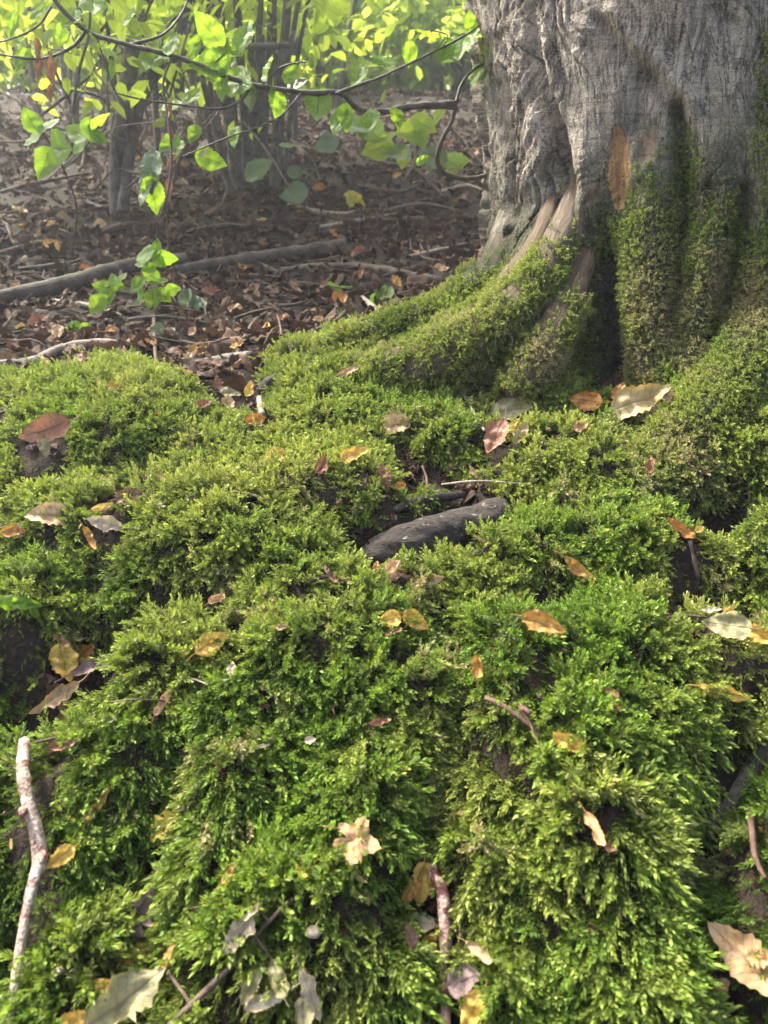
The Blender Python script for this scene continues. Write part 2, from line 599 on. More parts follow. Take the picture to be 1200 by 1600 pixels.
# ------------------------------------------------------------------ leaf shapes
def leaf_grid(kind='ovate', nu=16, nv=10, corr=.02, fold=.1, curl=0.0, bend=0.0, wave=.03, seed=0, stalk=True, width=None, gore=9):
    u = np.linspace(0, 1, nu)[:, None]
    v = np.linspace(-1, 1, nv + 1)[None, :]
    if kind == 'ovate':
        w = .325 * np.sin(math.pi * u ** .80) ** .8 * (1 - .22 * u ** 3)
        w = w * (1 - .10 * (u > .8) * (u - .8) / .2)
    elif kind == 'narrow':
        w = .16 * np.sin(math.pi * u ** .85) ** .7
    elif kind == 'round':
        w = .45 * np.sin(math.pi * u ** .8) ** .6
    elif kind == 'oak':
        w = .30 * np.sin(math.pi * u ** 1.15) ** .6 * (1 + .38 * np.sin(2 * math.pi * 4.2 * u + .4))
    else:
        w = .3 * np.sin(math.pi * u)
    if width:
        w = w * width
    w = w * (1 + .08 * fbm(u * 5 + seed, 0 * u + seed * 1.7, .3, 3) * np.ones_like(v) + .11 * np.sign(v) * fbm(u * 4 + seed, 0 * u - seed, 1.3, 3))
    teeth = .05 * np.abs(v) ** 6 * np.sin(u * math.pi * nu * .98) * (kind in ('ovate', 'round'))
    X = v * (w + w * teeth)
    Y = np.broadcast_to(u, X.shape) + 0 * v - .06 * np.abs(v) * w
    s = u - .17 * np.abs(v)
    Z = corr * np.sin(2 * math.pi * gore * s) * np.abs(v) ** .6 * np.sin(math.pi * u) ** .5
    Z = Z + fold * np.abs(X)
    Z = Z + wave * fbm(X * 4 + seed, Y * 4, seed * .7, 2)
    return finish_leaf(X, Y, Z, np.broadcast_to(u, X.shape), np.broadcast_to(v, X.shape), grid_faces(nu, nv + 1), curl, bend, stalk, seed)


def leaf_maple(nr=7, nf=60, curl=0.0, bend=0.0, wave=.04, seed=0, stalk=True, lobes=5, depth=.32):
    f = np.linspace(0, 2 * math.pi, nf, endpoint=False)[None, :]
    rr = np.linspace(0, 1, nr)[:, None]
    g = f - math.pi / 2
    g = (g + math.pi) % (2 * math.pi) - math.pi
    env = .50 - .10 * np.abs(g) / math.pi
    lob = 1 - depth * (.5 - .5 * np.cos(g * lobes * .92)) - .10 * np.abs(np.sin(g * 11))
    lob = lob * (1 - .55 * np.exp(-((np.abs(g) - math.pi) / .25) ** 2))
    rad = rr * env * lob
    X = rad * np.cos(f)
    Y = .45 + rad * np.sin(f)
    Z = .05 * rad * np.cos(g * lobes * .92) + wave * fbm(X * 4 + seed, Y * 4, seed * .7, 2)
    F = [tuple(q) for q in grid_faces(nr, nf, True)]
    return finish_leaf(X, Y, Z, np.clip(Y, 0, 1), rr * np.sin(g * lobes * .46), np.array(F), curl, bend, stalk, seed)


def finish_leaf(X, Y, Z, U, Vv, F, curl, bend, stalk, seed):
    X, Y, Z = [np.array(a, float) for a in np.broadcast_arrays(X, Y, Z)]
    Y = Y - .5
    if curl:
        r = 1.0 / curl
        a = X * curl
        X, Z = (r - Z) * np.sin(a), r - (r - Z) * np.cos(a)
    if bend:
        r = 1.0 / bend
        a = Y * bend
        Y, Z = (r - Z) * np.sin(a), r - (r - Z) * np.cos(a)
    V = np.stack([X, Y, Z], -1).reshape(-1, 3)
    luv = np.stack([np.broadcast_to(U, X.shape), np.broadcast_to(Vv, X.shape), 0 * X], -1).reshape(-1, 3)
    F = [tuple(f) for f in F]
    if stalk:
        j = V[np.argmin(V[:, 1] + .3 * np.abs(V[:, 0]))]
        sv, sf = tube([j + (0, .05, 0), j + (.01, -.10, -.01), j + (.05, -.24, .02)], [.012, .010, .012], 5, .1)
        F += [tuple(i + len(V) for i in f) for f in sf]
        V = np.vstack([V, sv])
        luv = np.vstack([luv, np.zeros((len(sv), 3))])
    me = make_mesh("leaf_blade", V, F)
    attr(me, 'luv', luv, 'FLOAT_VECTOR')
    return me


# ------------------------------------------------------------------ instancing (only for what nobody could count)
def eulers(Z, spin):
    Z = Z / np.linalg.norm(Z, axis=1)[:, None]
    ref = np.where(np.abs(Z[:, 2:3]) < .9, np.array([[0, 0, 1.0]]), np.array([[1.0, 0, 0]]))
    X = np.cross(ref, Z)
    X /= np.linalg.norm(X, axis=1)[:, None]
    Y = np.cross(Z, X)
    c, s = np.cos(spin)[:, None], np.sin(spin)[:, None]
    X, Y = X * c + Y * s, Y * c - X * s
    return np.stack([np.arctan2(Y[:, 2], Z[:, 2]), -np.arcsin(np.clip(X[:, 2], -1, 1)), np.arctan2(X[:, 1], X[:, 0])], -1)


def scatter(name, P, Zdir, spin, scale, variants, mat, attrs, parent=None, label=None, cat=None):
    me = bpy.data.meshes.new(name)
    me.vertices.add(len(P))
    me.vertices.foreach_set("co", np.asarray(P, np.float32).ravel())
    attr(me, 'rot', eulers(np.asarray(Zdir, float), np.asarray(spin)), 'FLOAT_VECTOR')
    sc = np.asarray(scale, np.float32)
    if sc.ndim == 1:
        sc = np.stack([sc] * 3, -1)
    attr(me, 'scl', sc, 'FLOAT_VECTOR')
    attr(me, 'pick', rng.integers(0, len(variants), len(P)), 'INT')
    for k, v in attrs.items():
        attr(me, k, v)
    o = obj(name, me, mat, parent, label, cat, None, "stuff")
    ng = bpy.data.node_groups.new(name, 'GeometryNodeTree')
    ng.interface.new_socket('Geometry', in_out='INPUT', socket_type='NodeSocketGeometry')
    ng.interface.new_socket('Geometry', in_out='OUTPUT', socket_type='NodeSocketGeometry')
    N, L = ng.nodes, ng.links
    gi, go = N.new('NodeGroupInput'), N.new('NodeGroupOutput')
    jn = N.new('GeometryNodeJoinGeometry')
    for vm in variants:
        vo = bpy.data.objects.new(name + "_piece", vm)      # data holder only, never linked to the scene
        oi = N.new('GeometryNodeObjectInfo')
        oi.inputs['Object'].default_value = vo
        g2 = N.new('GeometryNodeGeometryToInstance')
        L.new(oi.outputs['Geometry'], g2.inputs[0])
        L.new(g2.outputs[0], jn.inputs[0])
        if not vm.materials:
            vm.materials.append(mat)

    def na(nm, typ):
        a = N.new('GeometryNodeInputNamedAttribute')
        a.data_type = typ
        a.inputs['Name'].default_value = nm
        return a.outputs['Attribute']
    ip = N.new('GeometryNodeInstanceOnPoints')
    L.new(gi.outputs[0], ip.inputs['Points'])
    L.new(jn.outputs[0], ip.inputs['Instance'])
    ip.inputs['Pick Instance'].default_value = True
    L.new(na('pick', 'INT'), ip.inputs['Instance Index'])
    er = N.new('FunctionNodeEulerToRotation')
    L.new(na('rot', 'FLOAT_VECTOR'), er.inputs[0])
    L.new(er.outputs[0], ip.inputs['Rotation'])
    L.new(na('scl', 'FLOAT_VECTOR'), ip.inputs['Scale'])
    L.new(ip.outputs[0], go.inputs[0])
    md = o.modifiers.new("scatter", 'NODES')
    md.node_group = ng
    return o


# ------------------------------------------------------------------ ground sheet
def axis(lo, a, b, hi, step, grow=1.12):
    mid = list(np.arange(a, b + 1e-6, step))
    r, s, x = [], step, b
    while x < hi:
        s *= grow
        x += s
        r.append(x)
    l, s, x = [], step, a
    while x > lo:
        s *= grow
        x -= s
        l.append(x)
    return np.array(l[::-1] + mid + r)


gx = axis(-70, -1.15, 1.45, 70, .011)
gy = axis(-7, .25, 2.1, 110, .011)
GX, GY = np.meshgrid(gx, gy)
GZ = terrain(GX, GY)
gme = make_mesh("ground", np.stack([GX, GY, GZ], -1).reshape(-1, 3), grid_faces(len(gy), len(gx)))
ground = obj("ground", gme, M_SOIL, kind="structure", label="dark soil of the sloping woodland bank")

# ------------------------------------------------------------------ the big tree: trunk
TZ = EYE[2]


def trunk_axis(z):
    zr = z - TZ
    return .735 - .10 * (zr - .17), 1.86 + .05 * zr


TRUNK_FEATURES = [   # pixel polyline, half width in pixels (start,end), height in metres (start,end)
    ([(800, -60), (835, 90), (868, 200), (885, 300), (872, 400)], (13, 15), (-.045, -.065)),     # groove beside the rough bark
    ([(770, 60), (790, 200), (800, 330)], (9, 12), (-.025, -.045)),
    ([(757, -40), (775, 100), (782, 190)], (9, 9), (-.02, -.02)),
    ([(820, 40), (845, 160), (850, 330), (790, 430), (700, 500)], (24, 42), (.016, .045)),
    ([(905, 200), (915, 300), (905, 370), (850, 480), (740, 560)], (16, 34), (.008, .060)),
    ([(885, 250), (880, 330), (820, 440), (760, 500)], (12, 18), (.012, .050)),
    ([(945, 330), (948, 430), (945, 510), (940, 600)], (10, 40), (-.01, -.30)),               # the hollow
    ([(1015, 250), (1015, 400), (1005, 520), (985, 600)], (40, 40), (.02, .06)),
    ([(1060, 170), (1072, 260), (1068, 400), (1060, 520)], (13, 18), (-.055, -.08)),
    ([(940, 35), (985, 90), (1050, 165)], (12, 16), (-.014, -.02)),
    ([(960, 20), (1010, 80), (1075, 160)], (14, 20), (.016, .02)),
    ([(1000, 110), (990, 200)], (12, 12), (-.012, -.012)),
    ([(1115, 230), (1120, 330), (1095, 450), (1060, 600)], (32, 44), (.02, .05)),
    ([(1110, 290), (1112, 330)], (10, 10), (-.02, -.02)),
    ([(1160, 300), (1152, 400), (1120, 520)], (12, 20), (-.05, -.06)),
    ([(1200, 250), (1190, 420), (1150, 600), (1080, 680)], (34, 60), (.03, .07)),
    ([(930, 60), (925, 180), (940, 260)], (60, 40), (.018, .012)),
    ([(1240, 420), (1230, 560), (1190, 700), (1190, 800)], (40, 60), (.04, .07)),
    ([(968, 215), (970, 315)], (14, 14), (-.012, -.012)),
    ([(1015, 205), (1012, 245)], (16, 12), (-.010, -.010)),
]


def trunk_base_r(th, z):
    zr = z - TZ
    r = .475 + .02 * sstep(.2, .8, zr) - .03 * sstep(1.2, 4, zr)
    fl = np.exp(-(zr + .20) / .10)
    fl = fl / (1 + fl / 2.5)
    lobe = 1 + .35 * np.sin(th * 5 + .9) * (np.abs(th) > 1.6)
    r = r + .075 * fl * lobe
    # the spur that runs out to the left
    sf = np.exp(-(zr + .09) / .09)
    r = r + .085 * np.exp(-((th + 1.15) / .40) ** 2) * sf / (1 + sf / 4.0)
    r = r + .035 * np.sin(th * 4 + 1.3) * (np.abs(th) > 1.7)
    return r


def build_trunk():
    th = np.concatenate([np.linspace(-1.95, 1.35, 640), np.linspace(1.35, 2 * math.pi - 1.95, 60)[1:-1]])
    z = TZ + np.concatenate([np.linspace(-.48, .78, 440), .78 + np.cumsum(np.linspace(.03, .45, 16))])
    T, Z = np.meshgrid(th, z)
    ax, ay = trunk_axis(Z)
    r = trunk_base_r(T, Z)
    P = np.stack([ax + r * np.sin(T), ay - r * np.cos(T), Z], -1)
    px, py, _ = project(P)
    front = (np.cos(T + .45) > -.05)
    fw = sstep(-.12, .12, np.cos(T + .3)) * (Z < TZ + .9)
    wx = px + 7 * fbm(P[..., 0] * 9, P[..., 2] * 9, 3.3, 3)
    wy = py + 7 * fbm(P[..., 0] * 9, P[..., 2] * 9, 7.3, 2)
    d = 0
    for pts, w, a in TRUNK_FEATURES:
        dd, fr = seg_dist(wx, wy, pts)
        ww = w[0] + (w[1] - w[0]) * fr
        aa = a[0] + (a[1] - a[0]) * fr
        ends = 1.0
        d = d + aa * np.exp(-(dd / ww) ** 2) * ends
    d = d * fw
    rough = sstep(905, 865, wx) * (1 - .0 * fr) + .25
    rough = np.clip(rough + .25 * sstep(.1, .5, fbm(P[..., 0] * 5, P[..., 1] * 5, Z * 5, 2)), 0, 1)
    rough = np.where(T > 1.45, .8, rough)
    s = T * .5
    plates = fbm(s * 26 + 3 * perlin(s * 7, Z * 3, 1.1), Z * 4, 2.2, 4, .55)
    crack = sstep(.16, .0, np.abs(fbm(s * 30 + 2.5 * perlin(s * 9, Z * 6, 1.1), Z * 3.4, 2.2, 3, .5)))
    scale_ = np.abs(fbm(s * 62 + 1.2 * perlin(s * 20, Z * 14, 5.1), Z * 10, 3.9, 4, .6))
    d = d + rough * (.008 * plates - .011 * crack + .008 * scale_)
    wr_ = fbm(s * 10 + 1.2 * perlin(s * 6, Z * 9, 3.3), Z * 95 + s * 18 + 2.5 * perlin(s * 5, Z * 5, 8.3), 1.2, 3)
    d = d + (1 - .7 * rough) * (.0012 * wr_ - .0022 * sstep(.4, .7, wr_)) + .010 * fbm(s * 6, Z * 4, 4.2, 3)
    r2 = r + d
    V = np.stack([ax + r2 * np.sin(T), ay - r2 * np.cos(T), Z], -1)
    # bare wood where the bark has come away, from the shape of each scar
    def scar(pts, w):
        dd, fr = seg_dist(px + 3 * perlin(px / 9., py / 9., .5), py, pts)
        ww = w * (.30 + .75 * np.sin(np.pi * np.clip(fr, .04, .96)) ** .7)
        return sstep(ww * 1.15, ww * .85, dd)
    bare = np.maximum(scar([(966, 205), (970, 250), (968, 285), (966, 320)], 17), 0)
    bare = np.maximum(bare, .35 * scar([(1016, 205), (1010, 245)], 15))
    for pts, w in (([(915, 345), (905, 395), (868, 460), (850, 495)], 11), ([(862, 385), (840, 425), (815, 450)], 7), ([(940, 290), (925, 320)], 8), ([(760, 360), (752, 415)], 8),
                   ([(800, 370), (770, 430)], 6), ([(1180, 490), (1165, 530)], 12)):
        bare = np.maximum(bare, .45 * scar(pts, w))
    green = sstep(180, 360, py + 60 * fbm(P[..., 0] * 6, Z * 6, 1.7, 3) + .25 * (px - 900)) * fw * .9
    me = make_mesh("trunk", V.reshape(-1, 3), grid_faces(len(z), len(th), True))
    attr(me, 'tuv', np.stack([s, Z, 0 * s], -1).reshape(-1, 3), 'FLOAT_VECTOR')
    attr(me, 'rough', rough.ravel())
    attr(me, 'crack', np.clip(crack * rough, 0, 1).ravel())
    attr(me, 'bare', (bare * fw).ravel())
    attr(me, 'green', green.ravel())
    return me, V, T, Z, bare


tree = obj("old_tree", None, label="old fluted grey tree trunk with mossy roots standing on the bank", cat="tree")
tree.location = (0, 0, 0)
tme, TV, TT, TZg, TBARE = build_trunk()
trunk = obj("trunk", tme, M_BARK, tree)

CLEAR = []      # (x, y, z, radius): things the shoots lie flat under

# ------------------------------------------------------------------ moss shoots
def moss_shoot(seed, branches=3, nb=26, L=1.0, w=.15):
    r = np.random.default_rng(seed)
    V, F, Tt = [], [], []

    def blade(p, d, side, ln, wd, t):
        up = np.cross(side, d)
        i = len(V)
        V.extend([p, p + d * ln * .45 + side * wd + up * wd * .3, p + d * ln * .45 - side * wd + up * wd * .3, p + d * ln])
        Tt.extend([t * .75, t, t, min(1, t * 1.12)])
        F.extend([(i, i + 1, i + 3), (i, i + 3, i + 2)])

    def axis_(p0, d0, ln, n, bl, t0, t1, droop):
        p, d = np.array(p0, float), np.array(d0, float)
        out = []
        for k in range(n):
            f = k / (n - 1)
            d = d + droop * (1.0 / n)
            d /= np.linalg.norm(d)
            p = p + d * ln / n
            a = k * 2.399 + r.uniform(-.3, .3)
            ref = np.array([1.0, 0, 0]) if abs(d[0]) < .8 else np.array([0, 1.0, 0])
            e1 = np.cross(d, ref)
            e1 /= np.linalg.norm(e1)
            e2 = np.cross(d, e1)
            o = e1 * math.cos(a) + e2 * math.sin(a)
            spread = 1.0 - .65 * f
            bd = d * (.55 + .6 * f) + o * spread
            bd /= np.linalg.norm(bd)
            side = np.cross(bd, o + d * .3)
            side /= np.linalg.norm(side) + 1e-9
            b = bl * (1 - .35 * f) * r.uniform(.8, 1.2)
            blade(p - d * .01, bd, side, b, b * .21, t0 + (t1 - t0) * f)
            out.append((p.copy(), d.copy(), f))
        return out
    dr = np.array([r.uniform(.2, .9), r.uniform(-.25, .25), -.1])
    ax = axis_((0, 0, 0), (r.uniform(-.2, .1), 0, 1), L, nb, w * 1.15, .05, 1.0, dr)
    for k in range(branches):
        p, d, f = ax[int(nb * r.uniform(.25, .72))]
        a = (k % 2) * math.pi + r.uniform(-.7, .7) + math.pi / 2
        o = np.array([math.cos(a), math.sin(a), 0])
        bd = d * .7 + o * .75
        bd /= np.linalg.norm(bd)
        axis_(p, bd, r.uniform(.28, .45) * (1.15 - .5 * f), 10, w * .85, .25 + .3 * f, .55 + .5 * f, dr * .5)
    me = make_mesh("moss_shoot", np.array(V), np.array(F), smooth=False)
    attr(me, 't', np.clip(Tt, 0, 1))
    return me


MOSS_V = [moss_shoot(100 + i, branches=3 + i % 5, nb=26 + 3 * (i % 3), w=.15 + .015 * (i % 4)) for i in range(12)]
MOSS_FINE = [moss_shoot(200 + i, branches=1 + i % 2, nb=14, w=.24) for i in range(5)]

# outline of the moss carpet against the leaf litter, in photo pixels on the ground
EDGE = np.array([(-400, 600), (0, 592), (120, 576), (240, 574), (290, 605), (330, 640), (385, 652), (412, 640), (420, 605), (372, 572), (440, 545), (520, 520), (560, 505),
                 (640, 490), (700, 476), (760, 470), (1600, 470)])
BARE = [  # pixel polylines where no moss grows, half width px
    ([(570, 862), (650, 845), (775, 812)], 42), ([(625, 735), (690, 745), (745, 765)], 26), ([(838, 930), (855, 962)], 26), ([(1040, 948), (1100, 938), (1190, 960)], 24),
    ([(45, 1150), (80, 1110), (120, 1060), (160, 1040)], 46), ([(175, 785), (225, 772)], 16), ([(655, 1350), (668, 1430), (690, 1500), (725, 1580)], 44),
    ([(268, 1190), (272, 1250)], 20), ([(240, 1310), (225, 1420), (215, 1500), (190, 1570)], 38), ([(1200, 1150), (1150, 1230), (1105, 1290)], 24),
    ([(1095, 1330), (1090, 1430), (1130, 1500)], 20), ([(175, 1275), (185, 1265)], 20), ([(1115, 797), (1152, 785)], 32), ([(935, 545), (946, 580)], 26), ([(240, 745), (260, 720)], 12),
    ([(55, 700), (75, 690)], 22), ([(780, 690), (810, 650)], 22), ([(940, 612), (1040, 620)], 20), ([(555, 905), (650, 890)], 14), ([(20, 640), (8, 660)], 20),
    ([(515, 1125), (545, 1135)], 14), ([(1070, 850), (1090, 900)], 10), ([(20, 835), (30, 840)], 16), ([(145, 815), (170, 820)], 18),
]


def moss_mask(x, y, z):
    px, py, _ = project(np.stack([x, y, z], -1))
    ex = px + 16 * perlin(x * 22, y * 22, .3)
    ey = py + 12 * perlin(x * 22, y * 22, 4.3)
    # left lobe boundary is a function of x except the notch, handled by two pieces
    top = np.interp(ex, [-400, 0, 120, 240, 290, 330, 385, 410, 424, 470, 520, 560, 640, 700, 760, 1600],
                    [600, 592, 576, 574, 605, 640, 655, 650, 560, 540, 520, 508, 490, 476, 470, 470])
    m = sstep(-5, 6, ey - top)
    for pts, w in BARE:
        dd, _ = seg_dist(ex, ey, pts)
        m = m * sstep(w * .75, w * 1.3, dd)
    thin = fbm(x * 14, y * 14, 6.6, 3)
    return m * (1 - .8 * sstep(.7, .95, thin))


def grow_moss(n=118000):
    x = rng.uniform(-1.0, 1.35, n)
    y = rng.uniform(.30, 2.0, n)
    keep = np.abs(x) < .34 + .62 * y
    x, y = x[keep], y[keep]
    z = terrain(x, y)
    nn = t_normal(x, y, .012)
    # steeper faces carry more shoots per square metre seen from above
    m = moss_mask(x, y, z)
    # not inside the trunk
    ax, ay = trunk_axis(z)
    inside = np.hypot(x - ax, y - ay) < trunk_base_r(np.arctan2(x - ax, -(y - ay)), z) - .03
    keep = (rng.uniform(size=len(x)) < m) & ~inside
    x, y, z, nn = x[keep], y[keep], z[keep], nn[keep]
    N = len(x)
    down = np.stack([nn[:, 0] * nn[:, 2], nn[:, 1] * nn[:, 2], -(nn[:, 0] ** 2 + nn[:, 1] ** 2)], -1)
    steep = np.linalg.norm(down, axis=1)
    down = down / (steep[:, None] + 1e-6)
    sw = np.stack([perlin(x * 30, y * 30, 1.9), perlin(x * 30, y * 30, 5.9), np.zeros(N)], -1)
    dirs = nn * (1.0 - .35 * sstep(.3, .75, steep)[:, None]) + down * (.45 + 1.1 * sstep(.2, .65, steep))[:, None] + .42 * sw + .27 * rng.normal(size=(N, 3)) * (1, 1, .5)
    px, py, _ = project(np.stack([x, y, z], -1))
    tone = .36 + .75 * fbm(x * 7, y * 7, 3.3, 3) + .18 * rng.normal(size=N) + .22 * sstep(1150, 600, py) + .15 * sstep(.3, 0, steep)  # tone shifts with height on the bank, painting in brighter light above
    dead = sstep(.62, .95, fbm(x * 9 + 5, y * 9, 8.8, 3) + .25 * rng.normal(size=N)) * .8
    for (cx, cy, w) in ((365, 890, 26), (1075, 715, 42), (1000, 740, 22), (890, 780, 26), (300, 700, 10), (1010, 690, 15), (430, 950, 18), (1150, 1310, 40), (440, 1060, 16), (700, 690, 10)):
        dead = np.maximum(dead, np.exp(-((px - cx) ** 2 + (py - cy) ** 2) / w ** 2) * (rng.uniform(size=N) < .85))
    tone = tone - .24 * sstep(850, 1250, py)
    size = (.0335 + .0075 * rng.normal(size=N).clip(-1.5, 2)) * (1 + .35 * fbm(x * 10, y * 10, 2.8, 2)) * (1 + .22 * sstep(950, 1400, py))
    size = np.clip(size, .013, .055)
    flat = np.zeros(N)
    for (cx, cy, cz, cr) in CLEAR:
        flat = np.maximum(flat, sstep(1.25, .85, np.hypot(x - cx, y - cy) / cr))
    size = size * (1 - .68 * flat)
    for pts, w, d in _G:
        dd, _ = seg_dist(x, y, pts)
        size = size * (1 - .5 * np.exp(-(dd / (1.25 * w)) ** 2))
    P = np.stack([x, y, z - .002], -1)
    ln = 1 + .24 * sstep(850, 1250, py)
    size = np.stack([size * 1.06, size * 1.06, size * ln], -1)
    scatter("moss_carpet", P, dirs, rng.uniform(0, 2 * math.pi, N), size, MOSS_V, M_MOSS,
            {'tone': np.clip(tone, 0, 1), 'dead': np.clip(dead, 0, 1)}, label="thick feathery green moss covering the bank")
    print("moss shoots", N)



def trunk_moss():
    nz, nt = TV.shape[:2]
    P00, P10, P01 = TV[:-1, :-1], TV[1:, :-1], TV[:-1, 1:]
    cr = np.cross(P01 - P00, P10 - P00)
    A = np.linalg.norm(cr, axis=-1)
    nrm = cr / (A[..., None] + 1e-12)
    cen = (P00 + TV[1:, 1:]) / 2
    px, py, _ = project(cen)
    wx = px + 10 * fbm(cen[..., 0] * 20, cen[..., 2] * 20, .4, 2)
    start = np.interp(wx, [700, 745, 770, 800, 830, 860, 880, 905, 925, 955, 985, 1010, 1040, 1062, 1080, 1105, 1118, 1150, 1165, 1178, 1186, 1200, 1260],
                      [470, 450, 415, 400, 385, 330, 300, 400, 350, 318, 275, 250, 255, 200, 215, 260, 300, 265, 360, 200, 70, 30, 10])
    n1 = fbm(cen[..., 0] * 16, cen[..., 1] * 16, cen[..., 2] * 10, 3)
    m = sstep(-30, 70, py - start + 50 * n1)
    m = m * (1 - .9 * sstep(.35, .65, n1))
    b = TBARE[:-1, :-1]
    m = m * (1 - sstep(.1, .3, b))
    for pts, w in (([(905, 360), (890, 420), (850, 490)], 16), ([(850, 400), (815, 445), (770, 480)], 7), ([(1175, 270), (1180, 350)], 13), ([(660, 580), (690, 560), (740, 540)], 11), ([(1095, 610), (1130, 600), (1150, 585)], 17),
                   ([(948, 430), (946, 520)], 15), ([(946, 520), (945, 600)], 28), ([(1068, 200), (1068, 420)], 7), ([(1180, 480), (1165, 530)], 12)):
        dd, _ = seg_dist(px, py, pts)
        m = m * sstep(w * .5, w * 1.2, dd)
    m = m * (TT[:-1, :-1] < 1.3) * (TT[:-1, :-1] > -1.9) * (cen[..., 2] < TZ + .75)
    m = np.where(nrm[..., 1] > .3, m * .3, m)
    w = (A * m).ravel()
    dens = 62000.0
    N = int(w.sum() * dens)
    idx = rng.choice(len(w), N, p=w / w.sum())
    fi, fj = np.divmod(idx, nt - 1)
    a, c = rng.uniform(size=(2, N, 1))
    P = TV[fi, fj] + (TV[fi, fj + 1] - TV[fi, fj]) * a + (TV[fi + 1, fj] - TV[fi, fj]) * c
    nn = nrm[fi, fj]
    nn = np.where((nn[:, 1] * (P[:, 1] - 1.86) + nn[:, 0] * (P[:, 0] - .73) < 0)[:, None], -nn, nn)
    px, py, _ = project(P)
    sw = np.stack([perlin(P[:, 0] * 25, P[:, 2] * 25, 1.9), 0 * px, perlin(P[:, 0] * 25, P[:, 2] * 25, 5.9)], -1)
    dirs = nn * .7 + np.array([0, 0, -.45]) + .5 * sw + .38 * rng.normal(size=(N, 3))
    tone = .40 + .6 * fbm(P[:, 0] * 8, P[:, 1] * 8, P[:, 2] * 8, 3) + .15 * rng.normal(size=N)
    dead = sstep(.35, .8, fbm(P[:, 0] * 10, P[:, 1] * 10 + 4, P[:, 2] * 10, 3) + .25 * rng.normal(size=N)) * .8
    for (cx, cy, rx, ry) in ((1030, 480, 55, 90), (1000, 560, 25, 40), (880, 540, 20, 40), (1120, 430, 30, 60), (1060, 700, 50, 40), (1180, 470, 30, 60)):
        dead = np.maximum(dead, np.clip(1.6 * np.exp(-(((px - cx) / rx) ** 2 + ((py - cy) / ry) ** 2)) + .5 * fbm(P[:, 0] * 18, P[:, 1] * 18, P[:, 2] * 18, 2) - .2, 0, 1) * (rng.uniform(size=N) < .85))
    size = (.0145 + .0035 * rng.normal(size=N).clip(-1.5, 2)) * (.75 + .45 * sstep(250, 620, py))
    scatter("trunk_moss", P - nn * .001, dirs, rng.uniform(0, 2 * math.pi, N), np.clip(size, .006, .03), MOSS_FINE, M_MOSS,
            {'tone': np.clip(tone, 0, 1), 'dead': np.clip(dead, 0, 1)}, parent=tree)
    print("trunk moss", N)


def grid_moss(name, G, keep, dens, size, parent, deadness=0.0, tonebias=.0, dead_spots=()):
    """moss on the visible side of a swept root; G = grid of points (rows, cols, 3), wrapped in cols"""
    A0, A1 = G[:-1], G[1:]
    B0 = np.roll(A0, -1, axis=1)
    cr = np.cross(B0 - A0, A1 - A0)
    A = np.linalg.norm(cr, axis=-1)
    cen = (A0 + np.roll(A1, -1, axis=1)) / 2
    mid = G.mean(axis=1)[:-1, None, :]
    nrm = cr / (A[..., None] + 1e-12)
    nrm = np.where((np.sum(nrm * (cen - mid), -1) < 0)[..., None], -nrm, nrm)
    n1 = fbm(cen[..., 0] * 16, cen[..., 1] * 16, cen[..., 2] * 16, 3)
    px, py, _ = project(cen)
    m = keep(px, py, n1) * (nrm[..., 2] > -.75)
    w = (A * m).ravel()
    N = int(w.sum() * dens)
    fi, fj = np.divmod(rng.choice(len(w), N, p=w / w.sum()), G.shape[1])
    a, c = rng.uniform(size=(2, N, 1))
    P = A0[fi, fj] + (B0[fi, fj] - A0[fi, fj]) * a + (A1[fi, fj] - A0[fi, fj]) * c
    nn = nrm[fi, fj]
    sw = np.stack([perlin(P[:, 0] * 25, P[:, 2] * 25, 1.9), 0 * a[:, 0], perlin(P[:, 0] * 25, P[:, 2] * 25, 5.9)], -1)
    dirs = nn * .75 + np.array([-.1, -.1, -.4]) + .45 * sw + .3 * rng.normal(size=(N, 3))
    px, py, _ = project(P)
    tone = .45 + tonebias + .6 * fbm(P[:, 0] * 8, P[:, 1] * 8, P[:, 2] * 8, 3) + .15 * rng.normal(size=N)
    dead = sstep(.35, .8, fbm(P[:, 0] * 10, P[:, 1] * 10 + 4, P[:, 2] * 10, 3) + deadness + .25 * rng.normal(size=N)) * .8
    for (cx, cy, rx, ry) in dead_spots:
        dead = np.maximum(dead, np.clip(1.6 * np.exp(-(((px - cx) / rx) ** 2 + ((py - cy) / ry) ** 2)) - .2 + .4 * fbm(P[:, 0] * 18, P[:, 1] * 18, P[:, 2] * 18, 2), 0, 1))
    sz = np.clip(size * (1 + .25 * rng.normal(size=N)), size * .5, size * 1.8)
    scatter(name, P - nn * .001, dirs, rng.uniform(0, 2 * math.pi, N), sz, MOSS_FINE, M_MOSS, {'tone': np.clip(tone, 0, 1), 'dead': np.clip(dead, 0, 1)}, parent=parent)


trunk_moss()


def root(pxs, wpx, seed, keep, **kw):
    P = [at(x, y, d) for x, y, d in pxs]
    rad = [.5 * w * float(project(p)[2]) / FPX for p, w in zip(P, wpx)]
    n = 34
    V, F = tube(P, rad, n, .010, .16, seed, 14)
    me = make_mesh("root", V, F)
    k = (len(V) - 2) // n
    sv = np.repeat(np.arange(k) * .01, n)
    uv = np.stack([np.tile(np.arange(n) / n * .4, k), sv, 0 * sv], -1)
    uv = np.vstack([uv, np.zeros((2, 3))])
    attr(me, 'tuv', uv, 'FLOAT_VECTOR')
    attr(me, 'rough', np.full(len(V), .7))
    attr(me, 'crack', np.zeros(len(V)))
    attr(me, 'bare', np.full(len(V), {3: .30, 11: .44, 12: .40}.get(seed, 0.0)))
    attr(me, 'green', .25 + .75 * sstep(330, 430, project(V)[1]))
    o = obj("root", me, M_BARK, tree)
    grid_moss("root_moss", V[:-2].reshape(k, n, 3), keep, parent=o, **kw)
    return o


